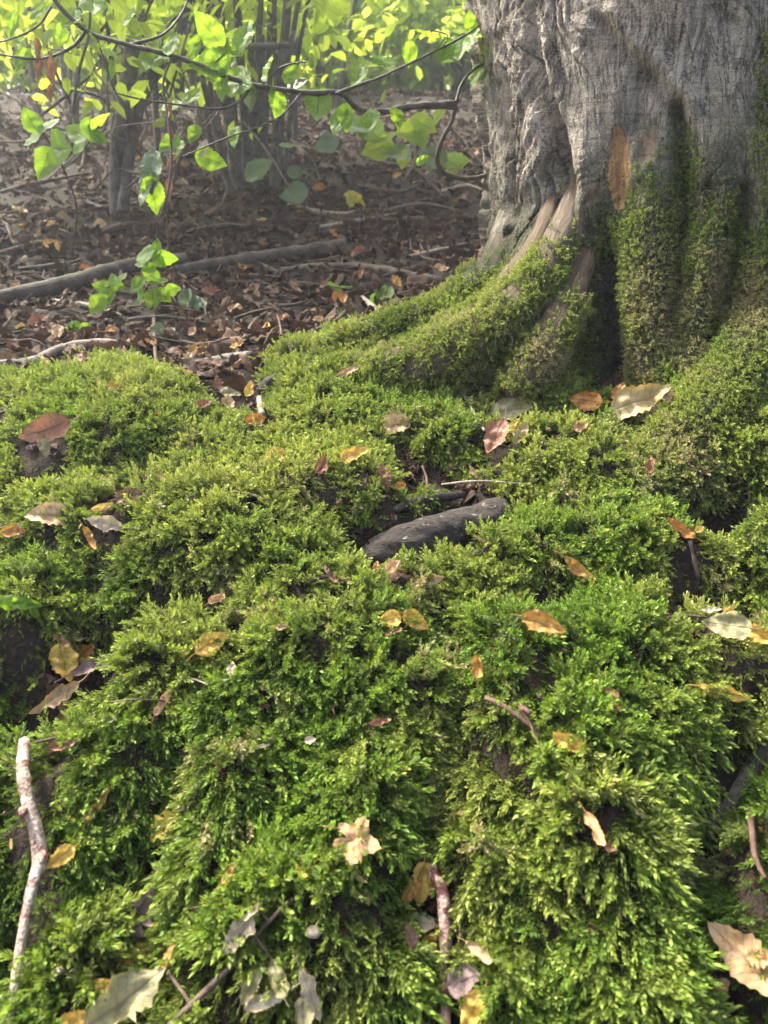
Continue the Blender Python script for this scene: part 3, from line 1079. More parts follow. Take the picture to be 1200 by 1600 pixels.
root([(915, 200, 1.72), (895, 310, 1.585), (845, 430, 1.455), (770, 515, 1.395), (690, 565, 1.40), (600, 592, 1.43), (500, 600, 1.47), (430, 605, 1.5)], (20, 34, 56, 80, 92, 84, 60, 30), 3,
     lambda px, py, n: sstep(370, 440, py + 60 * n + .25 * (900 - px)) * (1 - .9 * sstep(.32, .6, n)), dens=58000., size=.0165, tonebias=.08)
root([(940, 270, 1.76), (918, 385, 1.555), (880, 485, 1.41), (838, 560, 1.34), (800, 615, 1.31)], (20, 38, 52, 64, 44), 11,
     lambda px, py, n: sstep(450, 520, py + 50 * n + .5 * (px - 880)) * (1 - .9 * sstep(.35, .65, n)), dens=56000., size=.015, tonebias=-.05, dead_spots=((850, 560, 30, 40),))
root([(875, 240, 1.68), (852, 350, 1.56), (800, 440, 1.485), (735, 505, 1.46), (650, 545, 1.47), (570, 570, 1.5)], (16, 28, 42, 50, 46, 26), 12,
     lambda px, py, n: sstep(400, 450, py + 60 * n) * (1 - .9 * sstep(.3, .6, n)), dens=56000., size=.015, tonebias=.12)
root([(805, 260, 1.92), (790, 370, 1.76), (738, 462, 1.61), (650, 508, 1.56), (560, 528, 1.58)], (30, 46, 64, 60, 30), 5,
     lambda px, py, n: sstep(400, 455, py + 50 * n) * (1 - .9 * sstep(.3, .6, n)), dens=60000., size=.016, tonebias=.15)
root([(1260, 400, 1.48), (1200, 520, 1.36), (1140, 610, 1.28), (1070, 680, 1.22), (985, 728, 1.19), (890, 745, 1.18), (800, 752, 1.2)], (90, 110, 105, 90, 66, 48, 22), 7,
     lambda px, py, n: (1 - .85 * sstep(.5, .8, n)), dens=58000., size=.0155, dead_spots=((1065, 710, 60, 40), (1180, 480, 40, 60), (1000, 745, 40, 25)))

# ------------------------------------------------------------------ sticks and logs
def px_r(p, wpx):
    return .5 * wpx * float(project(p)[2]) / FPX


def ground_path(pxs, lift):
    return [gp(x, y, lift) for x, y in pxs]


def clear_path(P, rad):
    Q, r = smooth_path(P, rad, .02)
    if Q[0][1] < 2.2:
        for q, a in zip(Q, r):
            CLEAR.append((q[0], q[1] - .004, q[2], a * 1.1 + .008))


def stick(name, pxs, wpx, mat, label, cat, lift=.012, nseg=9, rough=.22, seed=1, group=None, twigs=(), freq=70.0, flat=1.0, step=.008, knots=(), aniso=1.0, clear=True):
    if np.mean([q[1] for q in pxs]) > 1000 and lift > .015:
        lift += .010
    P = ground_path(pxs, lift)
    w = np.interp(np.linspace(0, 1, len(P)), np.linspace(0, 1, len(wpx)), wpx)
    rad = [px_r(p, a) for p, a in zip(P, w)]
    if clear:
        clear_path(P, rad)
    V, F = tube(P, rad, nseg, step, rough, seed, freq, flat, aniso)
    c = np.array(P[0])
    if twigs or knots:
        root = obj(name, None, None, None, label, cat, group)
        root.location = c
        obj("stick_wood" if cat != 'log' else "log_wood", make_mesh(name, V - c, F), mat, root)
        for t_px, t_w in twigs:
            Q = ground_path(t_px, lift + .006)
            TVv, TF = tube(Q, [px_r(q, b) for q, b in zip(Q, np.interp(np.linspace(0, 1, len(Q)), np.linspace(0, 1, len(t_w)), t_w))], 7, step, rough, seed + 5, freq)
            obj("side_twig", make_mesh("side_twig", TVv - c, TF), mat, root)
        for (kx, ky, kw) in knots:
            q = gp(kx, ky, lift + .004)
            kv, kf = tube([q + (0, 0, -.004), q + (.003, -.006, .002), q + (.006, -.013, .001)], [px_r(q, kw), px_r(q, kw * 1.1), px_r(q, kw * .8)], 9, .003, .3, seed + 9, 120)
            obj("knot", make_mesh("knot", kv - c, kf), mat, root)
        return root
    o = obj(name, make_mesh(name, V - c, F), mat, None, label, cat, group)
    o.location = c
    return o


stick("rotten_log", [(548, 882), (600, 862), (660, 842), (720, 826), (790, 800)], (20, 56, 66, 62, 44), M_LOG, "thick dark rotten log half buried in the moss", "log", .000, 36, .22, 3, freq=34, step=.005, aniso=.45, clear=False)
stick("bark_sliver", [(618, 796), (660, 782), (725, 772)], (12, 20, 10), M_LOG, "thin dark wet strip of wood just behind the rotten log", "wood", .010, 9, .25, 4, freq=40)
stick("birch_stick", [(38, 1158), (36, 1205), (48, 1270), (63, 1335), (47, 1400), (30, 1490), (18, 1590), (10, 1680)], (17, 20, 21, 23, 17, 15, 14, 13), M_BIRCH,
      "long whitish flaking stick with knots lying down the mossy bank", "stick", .030, 12, .13, 5, freq=90, knots=((66, 1332, 13), (36, 1262, 11)))
stick("pink_stick", [(668, 1330), (678, 1365), (692, 1400), (697, 1480), (695, 1540), (698, 1680)], (14, 18, 21, 20, 18, 18), M_BIRCH2,
      "reddish and white mottled stick standing in the dark gap between cushions", "stick", .030, 12, .12, 6, freq=90)
stick("forked_twig", [(758, 1090), (790, 1106), (845, 1146)], (9, 10, 6), M_TWIGR, "short reddish forked twig on the moss below a crumpled yellow leaf", "twig", .024, 8, .2, 7, twigs=[([(813, 1103), (828, 1130), (846, 1176)], (9, 5, 4))], knots=((815, 1106, 9),))
stick("grey_root", [(1215, 1140), (1185, 1185), (1150, 1240), (1100, 1305)], (26, 28, 28, 26), M_GREYW, "smooth grey root showing through the gap beside the moss cushion", "root", .004, 12, .08, 8, freq=30)
stick("red_root", [(1170, 1262), (1174, 1290), (1180, 1340), (1196, 1372)], (12, 11, 9, 6), M_TWIGR, "small reddish brown root beside the smooth grey root", "root", .016, 8, .2, 9)
stick("leaning_twig", [(713, 597), (733, 632), (757, 673)], (3.5, 4, 4.5), M_TWIGP, "thin pale twig leaning against the mossy root of the tree", "twig", .030, 6, .15, 10)
stick("pale_twig", [(690, 757), (750, 752), (830, 757)], (3.5, 4.5, 3), M_TWIGP, "thin pale twig lying across the moss just above the rotten log", "twig", .024, 6, .15, 11)
stick("short_twig", [(365, 768), (395, 774), (422, 783)], (4, 5, 3), M_TWIG, "short brown twig stuck in the moss cushion above the log", "twig", .026, 6, .15, 12)
stick("red_sprig", [(660, 728), (666, 745), (668, 764)], (3, 5, 4), M_TWIGR, "tiny red stalk in the bare patch behind the log", "twig", .018, 6, .15, 13)
stick("rusty_stalk", [(296, 1420), (335, 1413), (372, 1410)], (3, 5, 4), M_TWIGR, "rusty thin stalk on the moss beside the silvery leaf", "twig", .024, 6, .15, 14)
stick("thin_stalk", [(170, 1097), (215, 1093), (275, 1096)], (2.5, 3, 2.5), M_TWIG, "hair thin brown stalk across the cushion by the pale curled leaf", "twig", .026, 6, .15, 15)
stick("bent_stalk", [(283, 1056), (305, 1062), (325, 1070)], (3, 3.5, 3), M_TWIGP, "fine grey stalk on the moss below the slender yellow leaf", "twig", .026, 6, .15, 16)
stick("crossing_twig", [(55, 1160), (90, 1152), (82, 1145)], (5, 5, 3), M_TWIGR, "small reddish twig across the top of the whitish stick", "twig", .034, 6, .15, 17)
stick("cavity_twig", [(60, 1190), (95, 1168), (128, 1152)], (5, 6, 4), M_TWIGR, "reddish twig below the curled bark in the dark hollow", "twig", .014, 6, .15, 18)
stick("dark_stalk", [(275, 1215), (272, 1250), (280, 1290)], (6, 7, 4), M_TWIGR, "brown stalk hanging in the narrow dark cleft of the moss", "twig", .02, 6, .15, 19)
stick("dead_moss_stalk", [(1078, 845), (1086, 880), (1092, 905)], (6, 8, 5), M_TWIG, "dark fuzzy stalk hanging below the orange leaf by the hole", "twig", .024, 7, .5, 20)
stick("hollow_twig", [(1040, 965), (1075, 962), (1105, 965)], (5, 5, 3), M_TWIG, "brown twig on the dark bare soil beside the grey green leaf", "twig", .010, 6, .15, 21)
stick("leaf_twig", [(1090, 945), (1115, 950), (1140, 956)], (4, 4, 3), M_TWIG, "brown stalk under the small yellow star shaped leaf", "twig", .018, 6, .15, 22)
stick("bent_root", [(480, 910), (520, 900), (560, 915), (600, 905)], (6, 8, 7, 4), M_TWIG, "thin dark root curving under the front of the rotten log", "root", .016, 7, .2, 23)

# logs and branches lying in the leaf litter up the slope
stick("fallen_branch", [(-60, 478), (40, 458), (120, 440), (200, 416), (290, 405)], (24, 26, 27, 24, 18), M_DEADW, "dark fallen branch lying along the litter behind the sapling", "log", .03, 11, .15, 31, freq=25, step=.02)
stick("fallen_log", [(270, 425), (330, 415), (420, 402), (540, 385)], (16, 20, 24, 22), M_DEADW, "low dark log half sunk in the litter at the middle of the slope", "log", .02, 11, .18, 32, freq=25, step=.02)
stick("second_log", [(440, 425), (520, 418), (600, 425), (690, 440)], (14, 18, 18, 14), M_DEADW, "dark rotting log in the litter close to the tree's left root", "log", .015, 10, .2, 33, freq=25, step=.02)
stick("pale_branch", [(-30, 572), (50, 566), (95, 545), (150, 536), (185, 538)], (16, 18, 14, 16, 14), M_TWIGP, "pale crooked branch on the litter just behind the mossy mound", "stick", .012, 9, .15, 34, freq=40, step=.012, twigs=[([(45, 552), (68, 560), (82, 575)], (4, 4, 4))])
stick("mossy_root", [(270, 588), (310, 572), (360, 562), (392, 556)], (10, 20, 22, 16), M_GREYW, "smooth grey brown root crossing the gap between the two moss lobes", "root", .012, 11, .12, 35, freq=30)
stick("broken_stub", [(405, 612), (418, 600), (432, 592)], (14, 20, 20), M_LOG, "dark broken stub sticking from the notch in the moss", "wood", .016, 9, .25, 36, freq=60)
stick("white_stub", [(405, 622), (407, 635), (410, 648)], (9, 10, 9), M_TWIGP, "short whitish stick end in the notch of the moss", "stick", .014, 8, .2, 37)
_rs = np.random.default_rng(41)
LIT_STICKS = [
    [(380, 400), (430, 425), (480, 450)], [(85, 470), (150, 480), (190, 492)], [(10, 350), (22, 382)], [(190, 310), (160, 325), (110, 300)], [(0, 300), (60, 285), (140, 270)],
    [(560, 460), (590, 485), (610, 500)], [(350, 470), (440, 478), (480, 470)], [(70, 575), (140, 577), (175, 574)], [(600, 330), (660, 320), (720, 330)], [(500, 355), (560, 345), (640, 330)],
    [(200, 500), (260, 495), (330, 505)], [(240, 470), (242, 545), (246, 575)], [(130, 420), (110, 445), (95, 470)], [(640, 400), (690, 390), (730, 380)], [(30, 420), (90, 415), (130, 405)],
    [(480, 520), (520, 505), (545, 480)], [(300, 360), (360, 352), (420, 362)], [(450, 320), (520, 335), (560, 330)], [(20, 520), (100, 512), (160, 505)], [(380, 530), (400, 500), (430, 480)],
    [(150, 365), (200, 350), (260, 348)], [(690, 300), (730, 290), (760, 300)], [(560, 290), (620, 300), (660, 285)], [(0, 395), (60, 380), (100, 385)], [(310, 540), (330, 520), (360, 512)],
]
for i, pl in enumerate(LIT_STICKS):
    m = (M_TWIG, M_TWIGP, M_DEADW, M_TWIG)[i % 4]
    nm = ("brown thin stick lying among the dead leaves up the slope", "pale thin stick lying among the dead leaves up the slope", "dark thin stick lying among the dead leaves up the slope", "brown thin stick lying among the dead leaves up the slope")[i % 4]
    stick("litter_stick", pl, (4 + _rs.uniform(0, 3), 6 + _rs.uniform(0, 4), 3), m, nm, "stick", .012 + .01 * _rs.uniform(), 7, .25, 50 + i, group=nm.split()[0] + " sticks in the leaf litter", freq=50, step=.02)

# ------------------------------------------------------------------ fallen leaves on the moss, one by one
def leaf_frame(p, n, ang_px):
    """object matrix: leaf Y axis along an image-plane direction, Z along n"""
    a = R(ang_px)
    right = np.array([1.0, 0, 0])
    up = np.array([0, SP, CP])
    d = right * math.cos(a) + up * math.sin(a)
    y = d - n * np.dot(d, n)
    y /= np.linalg.norm(y)
    x = np.cross(y, n)
    return Matrix(((x[0], y[0], n[0], p[0]), (x[1], y[1], n[1], p[1]), (x[2], y[2], n[2], p[2]), (0, 0, 0, 1)))


def to_cam(p):
    v = EYE - p
    return v / np.linalg.norm(v)


_lr = np.random.default_rng(99)


def leaf_mesh(kind, curl, bend, seed, fine=True):
    if kind == 'maple':
        return leaf_maple(curl=curl * 1.6, bend=bend * 1.2, seed=seed, wave=.09)
    hi = {'nu': 18, 'nv': 10} if fine else {'nu': 9, 'nv': 6}
    return leaf_grid(kind, corr=.016 if kind != 'oak' else .01, fold=.12 + .1 * _lr.uniform(), curl=curl * 1.5, bend=bend * 1.4, wave=.11, seed=seed, **hi)


def put_leaf(px, py, ln, ang, kind, colr, curl, bend, label, lift=.029, face=.6, name="fallen_leaf", cat="leaf", group=None, seed=None):
    p = gp(px, py, lift + (.008 if kind == 'maple' else 0) + .011 * float(sstep(850, 1250, py)))
    n = t_normal(np.array([p[0]]), np.array([p[1]]), .02)[0]
    n = n * (1 - face) + to_cam(p) * face + .16 * _lr.normal(size=3)
    n /= np.linalg.norm(n)
    dep = float(project(p)[2])
    me = leaf_mesh(kind, curl, bend, _lr.uniform(0, 50))
    o = obj(name, me, LM[colr], None, label, cat, group)
    s = ln * dep / FPX * 1.04
    if p[1] < 2:
        CLEAR.append((p[0], p[1] - .006, p[2], s * (.46 if kind != 'narrow' else .36)))
    o.matrix_world = leaf_frame(p, n, ang) @ Matrix.Scale(s, 4)
    return o


LEAVES = [
    (70, 672, 78, 205, 'ovate', 'rust', 1.2, .4, "pointed rust brown leaf lying on the mossy mound beside the litter"),
    (70, 700, 30, 280, 'ovate', 'greygreen', .5, .3, "small striped grey green leaf tucked under the rust brown leaf"),
    (76, 806, 72, 185, 'ovate', 'tan', 1.6, -.6, "broad pale tan leaf on the moss above the dark cushion"),
    (160, 792, 36, 20, 'narrow', 'yellow', .8, .8, "small slim yellow leaf beside the strip of bare soil"),
    (163, 818, 54, 170, 'ovate', 'pale', 2.2, .6, "arched grey tan leaf over a dark gap in the moss"),
    (142, 841, 46, 300, 'narrow', 'ochre', 2.5, .8, "narrow ochre leaf curling below the arched grey tan leaf"),
    (435, 712, 46, 30, 'ovate', 'yellow', 1.5, -.8, "folded orange yellow leaf alone on the upper moss ledge"),
    (503, 726, 38, 70, 'ovate', 'rust', 2.4, .8, "curled brown leaf standing beside the two toned yellow leaf"),
    (555, 712, 50, 25, 'ovate', 'yellow', 2.0, .9, "crumpled yellow leaf on the crest of the cushion above the log"),
    (600, 743, 38, 100, 'ovate', 'rust', 1.6, .4, "red brown leaf upright in the bare patch behind the log"),
    (626, 759, 17, 10, 'round', 'orange', 1.0, .4, "tiny round orange leaf in the bare patch behind the log"),
    (621, 663, 44, 20, 'round', 'tan', 1.2, -.7, "yellowish tan leaf on the moss below the mossy root"),
    (546, 580, 40, 20, 'narrow', 'tan', 2.4, .9, "curled tan leaf with a long stalk on the high moss by the root"),
    (800, 641, 64, 5, 'ovate', 'greygreen', .8, .5, "ribbed grey green leaf lying over brown leaves by the tree base"),
    (775, 683, 64, 250, 'ovate', 'rust', 1.3, .5, "reddish brown leaf under the ribbed grey green leaf by the tree base"),
    (798, 668, 40, 45, 'narrow', 'yellow', 1.0, .6, "yellow strip of leaf under the ribbed grey green leaf"),
    (815, 676, 40, 60, 'ovate', 'olive', 2.0, .5, "curled olive leaf at the edge of the leaf pile by the tree base"),
    (915, 626, 54, 170, 'ovate', 'orange', 1.0, .4, "orange leaf on the ledge in front of the tree hollow"),
    (1003, 626, 96, 12, 'ovate', 'olive', 1.7, .5, "large ribbed olive leaf with yellow edge on the ledge by the hollow"),
    (950, 606, 44, 200, 'ovate', 'rust', 1.5, .6, "rust leaf just inside the mouth of the tree hollow"),
    (968, 612, 34, 60, 'ovate', 'ochre', 1.5, .6, "ochre leaf between the rust leaf and the large ribbed olive leaf"),
    (965, 590, 30, 110, 'ovate', 'brown', 1.2, .6, "dark brown leaf standing in the tree hollow"),
    (1052, 624, 34, -30, 'ovate', 'tan', 1.6, .6, "tan leaf at the end of the leaf ledge beside the mossy root"),
    (908, 666, 24, 30, 'round', 'pink', 1.2, .6, "small pinkish leaf on the bright moss under the leaf ledge"),
    (1016, 727, 30, 80, 'ovate', 'rust', 2.6, .6, "rolled brown leaf beside the dead straw coloured moss"),
    (740, 738, 24, -60, 'narrow', 'tan', 1.5, .6, "small tan leaf at the end of the pale thin twig"),
    (905, 890, 62, -40, 'narrow', 'ochre', 2.0, .9, "long ochre leaf bent over in the gap between two cushions"),
    (848, 976, 70, -22, 'ovate', 'ochre', 1.6, .5, "ribbed ochre leaf half tucked under moss in the dark gap"),
    (1062, 825, 54, 140, 'narrow', 'orange', 1.8, .5, "narrow orange brown leaf below the dark hole in the moss"),
    (1092, 827, 20, 30, 'ovate', 'yellow', 1.2, .5, "tiny yellow leaf beside the dark hole in the moss"),
    (748, 1043, 44, 100, 'round', 'ochre', 2.6, 1.5, "crumpled yellow leaf above the forked reddish twig"),
    (1128, 1081, 90, -12, 'narrow', 'yellow', 5.5, .4, "long rolled yellow leaf lying like a tube on the moss"),
    (886, 1162, 60, 145, 'ovate', 'yellow', 1.6, .6, "triangular yellow leaf at the end of the forked twig"),
    (1135, 978, 72, 165, 'ovate', 'greygreen', .7, .3, "flat ribbed grey green leaf beside the bare dark soil"),
    (1140, 955, 24, 70, 'maple', 'yellow', .5, .3, "small yellow star shaped leaf above the flat grey green leaf"),
    (1112, 953, 30, 0, 'narrow', 'pale', 1.2, .3, "narrow pale leaf beside the small yellow star shaped leaf"),
    (1187, 962, 36, 80, 'ovate', 'tan', 1.6, .6, "upright tan leaf behind the orange yellow leaf at the bare soil"),
    (1187, 993, 48, -30, 'ovate', 'yellow', 1.0, .4, "orange yellow leaf next to the flat grey green leaf"),
    (340, 938, 30, 30, 'round', 'tan', 2.4, .9, "small curled tan leaf in the shaded fold of the moss"),
    (331, 1005, 58, 35, 'ovate', 'yellow', .8, .4, "slender bright yellow leaf on the cushion beneath the shaded fold"),
    (290, 1018, 17, 40, 'ovate', 'yellow', .8, .4, "tiny yellow leaf next to the slender bright yellow leaf"),
    (362, 1045, 24, 80, 'ovate', 'pale', 1.0, .4, "little squarish grey leaf below the slender bright yellow leaf"),
    (253, 1097, 48, 50, 'narrow', 'pink', 1.6, .9, "pale peach leaf curled over a thin stalk on the cushion"),
    (610, 968, 34, 190, 'round', 'yellow', .8, .4, "small rounded yellow leaf on the same stalk as the veined one"),
    (648, 971, 52, -20, 'ovate', 'yellow', .7, .4, "veined yellow leaf paired with a small round one on the cushion"),
    (615, 988, 30, 200, 'narrow', 'rust', 1.2, .4, "thin brown leaf under the pair of yellow leaves"),
    (592, 1128, 40, 10, 'narrow', 'rust', 3.0, .8, "curled dark brown leaf in the middle of the big cushion"),
    (100, 1037, 66, 280, 'ovate', 'yellow', .7, .3, "large flat yellow leaf hanging in the hollow beside curled bark"),
    (130, 1022, 42, 40, 'oak', 'orange', 1.2, .6, "orange brown leaf behind the large flat yellow leaf"),
    (157, 1040, 96, 40, 'narrow', 'mauve', 3.4, .8, "long dark curled leaf arching over the hollow in the moss"),
    (85, 1092, 84, 215, 'narrow', 'tan', 4.0, .8, "rolled tan brown leaf like bark in the hollow of the moss"),
    (105, 1120, 52, 270, 'ovate', 'brown', 2.0, .8, "dark brown curled leaf under the rolled tan one"),
    (98, 1165, 42, 20, 'ovate', 'rust', 2.2, .8, "crumpled rusty leaf at the lower edge of the hollow"),
    (95, 1000, 32, 165, 'narrow', 'rust', 2.0, .8, "thin red brown leaf above the large flat yellow leaf"),
    (155, 1255, 58, 60, 'narrow', 'ochre', 3.2, .5, "rolled golden leaf beside a tuft of dead blackish moss"),
    (259, 1290, 58, 50, 'oak', 'greenyellow', .8, .4, "lobed yellow green leaf with orange tip at the mouth of the cleft"),
    (93, 1340, 50, 215, 'ovate', 'yellow', 1.2, .4, "lemon yellow leaf touching the long whitish stick"),
    (557, 1315, 88, -20, 'maple', 'pink', .6, .5, "large lobed pinkish yellow leaf lying on the lower cushion"),
    (470, 1363, 32, 120, 'narrow', 'yellow', 1.6, 1.6, "small yellow crescent leaf below the lobed pinkish leaf"),
    (357, 1365, 34, 60, 'narrow', 'ochre', 1.6, .9, "small ochre curl of leaf at the edge of the dark cleft"),
    (213, 1428, 84, 55, 'oak', 'mauve', .8, .4, "big lobed mauve brown leaf lying in the dark cleft"),
    (210, 1490, 52, 215, 'oak', 'yellow', 2.0, 1.0, "crumpled orange yellow leaf under the big lobed mauve brown leaf"),
    (262, 1495, 40, 80, 'narrow', 'ochre', 1.8, .4, "ochre sliver of leaf next to the broad grey green leaf"),
    (195, 1565, 140, 45, 'ovate', 'greygreen', 2.6, .9, "broad smooth grey green leaf with a brown hole at the bank foot"),
    (165, 1542, 46, 160, 'ovate', 'yellow', 1.8, .6, "ribbed yellow leaf behind the broad grey green leaf"),
    (120, 1597, 58, 20, 'ovate', 'yellow', 1.0, .6, "yellow leaf at the foot of the broad grey green leaf"),
    (374, 1462, 72, 235, 'ovate', 'pale', 2.2, .5, "silvery dried leaf hanging from a thin stalk on the moss"),
    (658, 1380, 66, 260, 'ovate', 'yellow', 1.8, .5, "golden leaf in the dark gap against the mottled stick"),
    (640, 1392, 44, 230, 'ovate', 'orange', 1.8, .5, "orange leaf edge behind the golden leaf in the dark gap"),
    (655, 1442, 52, 170, 'ovate', 'pale', 1.6, .5, "grey tan leaf in the dark gap under the golden leaf"),
    (640, 1462, 38, 100, 'ovate', 'brown', 1.6, .5, "brown leaf deep in the dark gap beside the mottled stick"),
    (672, 1477, 42, 250, 'ovate', 'ochre', 1.8, .5, "ochre leaf scrap in the dark gap beside the mottled stick"),
    (752, 1490, 52, -35, 'narrow', 'tan', 2.2, .8, "twisted tan leaf above the mauve leaf by the mottled stick"),
    (727, 1533, 58, 10, 'round', 'mauve', 1.2, .4, "rounded mauve brown leaf beside the mottled stick"),
    (741, 1578, 70, 240, 'ovate', 'yellow', 1.0, .4, "bright veined yellow leaf under the rounded mauve leaf"),
    (930, 1298, 62, 290, 'narrow', 'pink', 4.2, .4, "pale rolled leaf stuck upright in the hanging moss"),
    (955, 1323, 20, 0, 'round', 'rust', 1.2, .4, "tiny brownish pink scrap below the pale rolled leaf"),
    (1162, 1495, 124, 130, 'ovate', 'tan', 2.0, .5, "large folded tan leaf in the hollow beyond the hanging moss"),
    (1185, 1500, 34, 160, 'oak', 'pink', 1.0, .5, "small notched pale leaf beside the large folded tan leaf"),
    (1130, 1540, 26, 20, 'round', 'tan', 1.0, .5, "tiny tan leaf in the hollow under the large folded tan leaf"),
    (672, 905, 44, 10, 'ovate', 'tan', 3.0, .4, "rolled tan leaf just in front of the rotten log"),
    (612, 885, 32, 40, 'ovate', 'pink', 1.2, .5, "small pinkish tan leaf resting against the rotten log"),
    (588, 886, 22, 80, 'ovate', 'ochre', 1.2, .5, "little ochre leaf upright against the rotten log"),
    (516, 897, 36, 130, 'narrow', 'brown', 2.2, .6, "curled brown leaf left of the rotten log's broken end"),
    (955, 1083, 26, 140, 'ovate', 'rust', 1.8, .5, "small brown curl of leaf in the middle of the wide cushion"),
    (962, 1103, 26, -50, 'narrow', 'rust', 1.8, .5, "small reddish curl of leaf below another brown curl"),
    (205, 775, 46, 15, 'ovate', 'brown', 1.6, .4, "dark brown leaf on the strip of bare soil between mounds"),
    (252, 746, 24, 110, 'narrow', 'tan', 1.6, .6, "upright tan curl of leaf at the end of the bare strip"),
    (22, 831, 36, 10, 'ovate', 'orange', 1.6, .4, "orange brown leaf beside a pale one in the shaded moss"),
    (30, 828, 24, 100, 'narrow', 'pale', 1.2, .4, "small pale leaf beside the orange brown one in the shaded moss"),
    (256, 650, 28, -15, 'narrow', 'orange', 1.6, .4, "small orange brown curl on top of the mossy mound"),
    (180, 603, 22, 20, 'ovate', 'orange', 1.2, .4, "small orange leaf on the crest of the mossy mound"),
    (390, 608, 28, 80, 'ovate', 'yellow', 1.6, .5, "cream and yellow leaf in the notch beside the dark stub"),
    (360, 615, 34, 10, 'ovate', 'greygreen', 1.2, .3, "greenish brown leaf in the litter of the notch"),
    (318, 632, 28, 30, 'ovate', 'rust', 1.4, .4, "dark rust leaf in the litter of the notch"),
    (400, 655, 34, 10, 'ovate', 'orange', 1.4, .4, "red orange leaf on the lip of the notch above the moss"),
    (528, 510, 22, 30, 'ovate', 'orange', 1.4, .4, "orange leaf standing on the moss edge before the litter"),
    (485, 540, 24, 130, 'ovate', 'ochre', 1.4, .4, "small ochre leaf on the moss edge by the litter"),
    (440, 980, 20, 10, 'ovate', 'tan', 1.4, .4, "tiny tan scrap in the moss under the log hollow"),
    (485, 1157, 17, 10, 'round', 'pale', 1.4, .4, "tiny pale scrap on the moss of the main cushion"),
    (412, 1165, 20, 10, 'narrow', 'pale', 1.8, .8, "thin pale scrap on the moss of the big cushion's flank"),
]
for L in LEAVES:
    if 'dark gap' in L[-1] or 'cleft' in L[-1]:
        put_leaf(*L, lift=.044, face=.75)
    else:
        put_leaf(*L)
put_leaf(25, 943, 74, 5, 'narrow', 'green', .8, .5, "long fresh green leaf blade reaching over the shaded moss", .028, .4, "green_leaf", seed=1)
put_leaf(48, 946, 44, 120, 'narrow', 'green', .8, .5, "short fresh green leaf blade beside a longer one", .030, .4, "green_leaf", seed=2)


# seed husk and dried sprig
def lump(name, px, py, wpx, mat, label, cat, lift=.02):
    p = gp(px, py, lift)
    r = px_r(p, wpx)
    u = np.linspace(0, math.pi, 9)[:, None]
    v = np.linspace(0, 2 * math.pi, 12, endpoint=False)[None, :]
    D = np.stack([np.sin(u) * np.cos(v), np.sin(u) * np.sin(v), np.cos(u) + 0 * v], -1)
    k = 1 + .25 * fbm(D[..., 0] * 2, D[..., 1] * 2 + px, D[..., 2] * 2, 2)
    V = (D * k[..., None] * r * np.array([1, .8, .62])).reshape(-1, 3)
    o = obj(name, make_mesh(name, V, grid_faces(9, 12, True)), mat, None, label, cat)
    o.location = p
    return o


lump("seed_husk", 490, 1456, 26, M_SEED, "small round greyish husk on the moss near the dried sprig", "seed")
lump("beech_nut", 92, 1517, 15, M_SEED, "tiny tan nut on the dark moss beside the whitish stick", "seed")
lump("nut_shell", 254, 1444, 14, M_SEED, "tiny pinkish nut beside the mauve brown leaf in the cleft", "seed")

spr = obj("dried_sprig", None, label="dried brown sprig with withered pale leaves lying across the lower moss", cat="sprig")
SP_P = ground_path([(225, 1640), (300, 1570), (370, 1500), (420, 1440), (458, 1405)], .030)
c0 = np.array(SP_P[0])
spr.location = c0
V, F = tube(SP_P, [.0034, .0032, .0026, .002, .0026], 7, .01, .15, 3, 90)
obj("stalk", make_mesh("stalk", V - c0, F), M_TWIG, spr)
for pl in ([(400, 1465), (425, 1500), (452, 1535), (475, 1575)], [(420, 1440), (400, 1420), (372, 1425)], [(262, 1520), (285, 1550), (300, 1575)]):
    Q = ground_path(pl, .032)
    V, F = tube(Q, [.0018, .0013], 6, .01, .15, 4, 90)
    obj("side_stalk", make_mesh("side_stalk", V - c0, F), M_TWIG, spr)
for (px, py, ln, ang, k, cl, cu, be) in ((412, 1562, 80, 200, 'narrow', 'pale', 3.4, 1.2), (435, 1530, 62, 110, 'ovate', 'greygreen', 2.0, .6), (482, 1545, 92, 290, 'narrow', 'pale', 3.2, .9),
                                         (474, 1590, 56, 270, 'ovate', 'greygreen', 1.4, .4), (392, 1540, 56, 60, 'ovate', 'greygreen', 2.2, .7), (395, 1425, 36, 60, 'narrow', 'pale', 2.5, .8)):
    o = put_leaf(px, py, ln, ang, k, cl, cu, be, None, .036, .5, "withered_leaf", None)
    mw = o.matrix_world.copy()
    o.parent = spr
    o.matrix_parent_inverse = Matrix.Translation(-Vector(c0))

# tuft of dead blackish moss
tuft = obj("dead_tuft", None, label="small dark dead tuft of stalks in the moss beside the rolled golden leaf", cat="tuft")
pt = gp(180, 1270, .012)
tuft.location = pt
Vs = []
for i in range(46):
    d = _lr.normal(size=3) * (1, .6, .6) + (0, -.5, .6)
    d /= np.linalg.norm(d)
    b = _lr.normal(size=3) * .008
    Vs.append(tube([b, b + d * .012, b + d * .022 + (0, 0, -.005)], [.0007, .0006, .0003], 4, .01))
V, F = join(Vs)
obj("stalk_mass", make_mesh("stalk_mass", V, F), M_DEADW, tuft, kind="stuff")

# ------------------------------------------------------------------ leaf litter up the slope
def mat_litter():
    t = NT("litter_leaf")
    tone = t.attr('tone', 'INSTANCER')
    c = t.ramp(tone, [(0, (.030, .018, .012)), (.35, (.085, .048, .028)), (.6, (.155, .092, .055)), (.8, (.23, .15, .095)), (.93, (.34, .22, .11)), (1, (.50, .30, .06))])
    uv = t.attr('luv', 'GEOMETRY', 'Vector')
    n = t.noise(uv, 4, 4, .7)
    c = t.mix(t.mrange(n, .4, .7, 0, .45), c, (.04, .022, .014))
    return t.surf(c, .7, .22, None, .12)


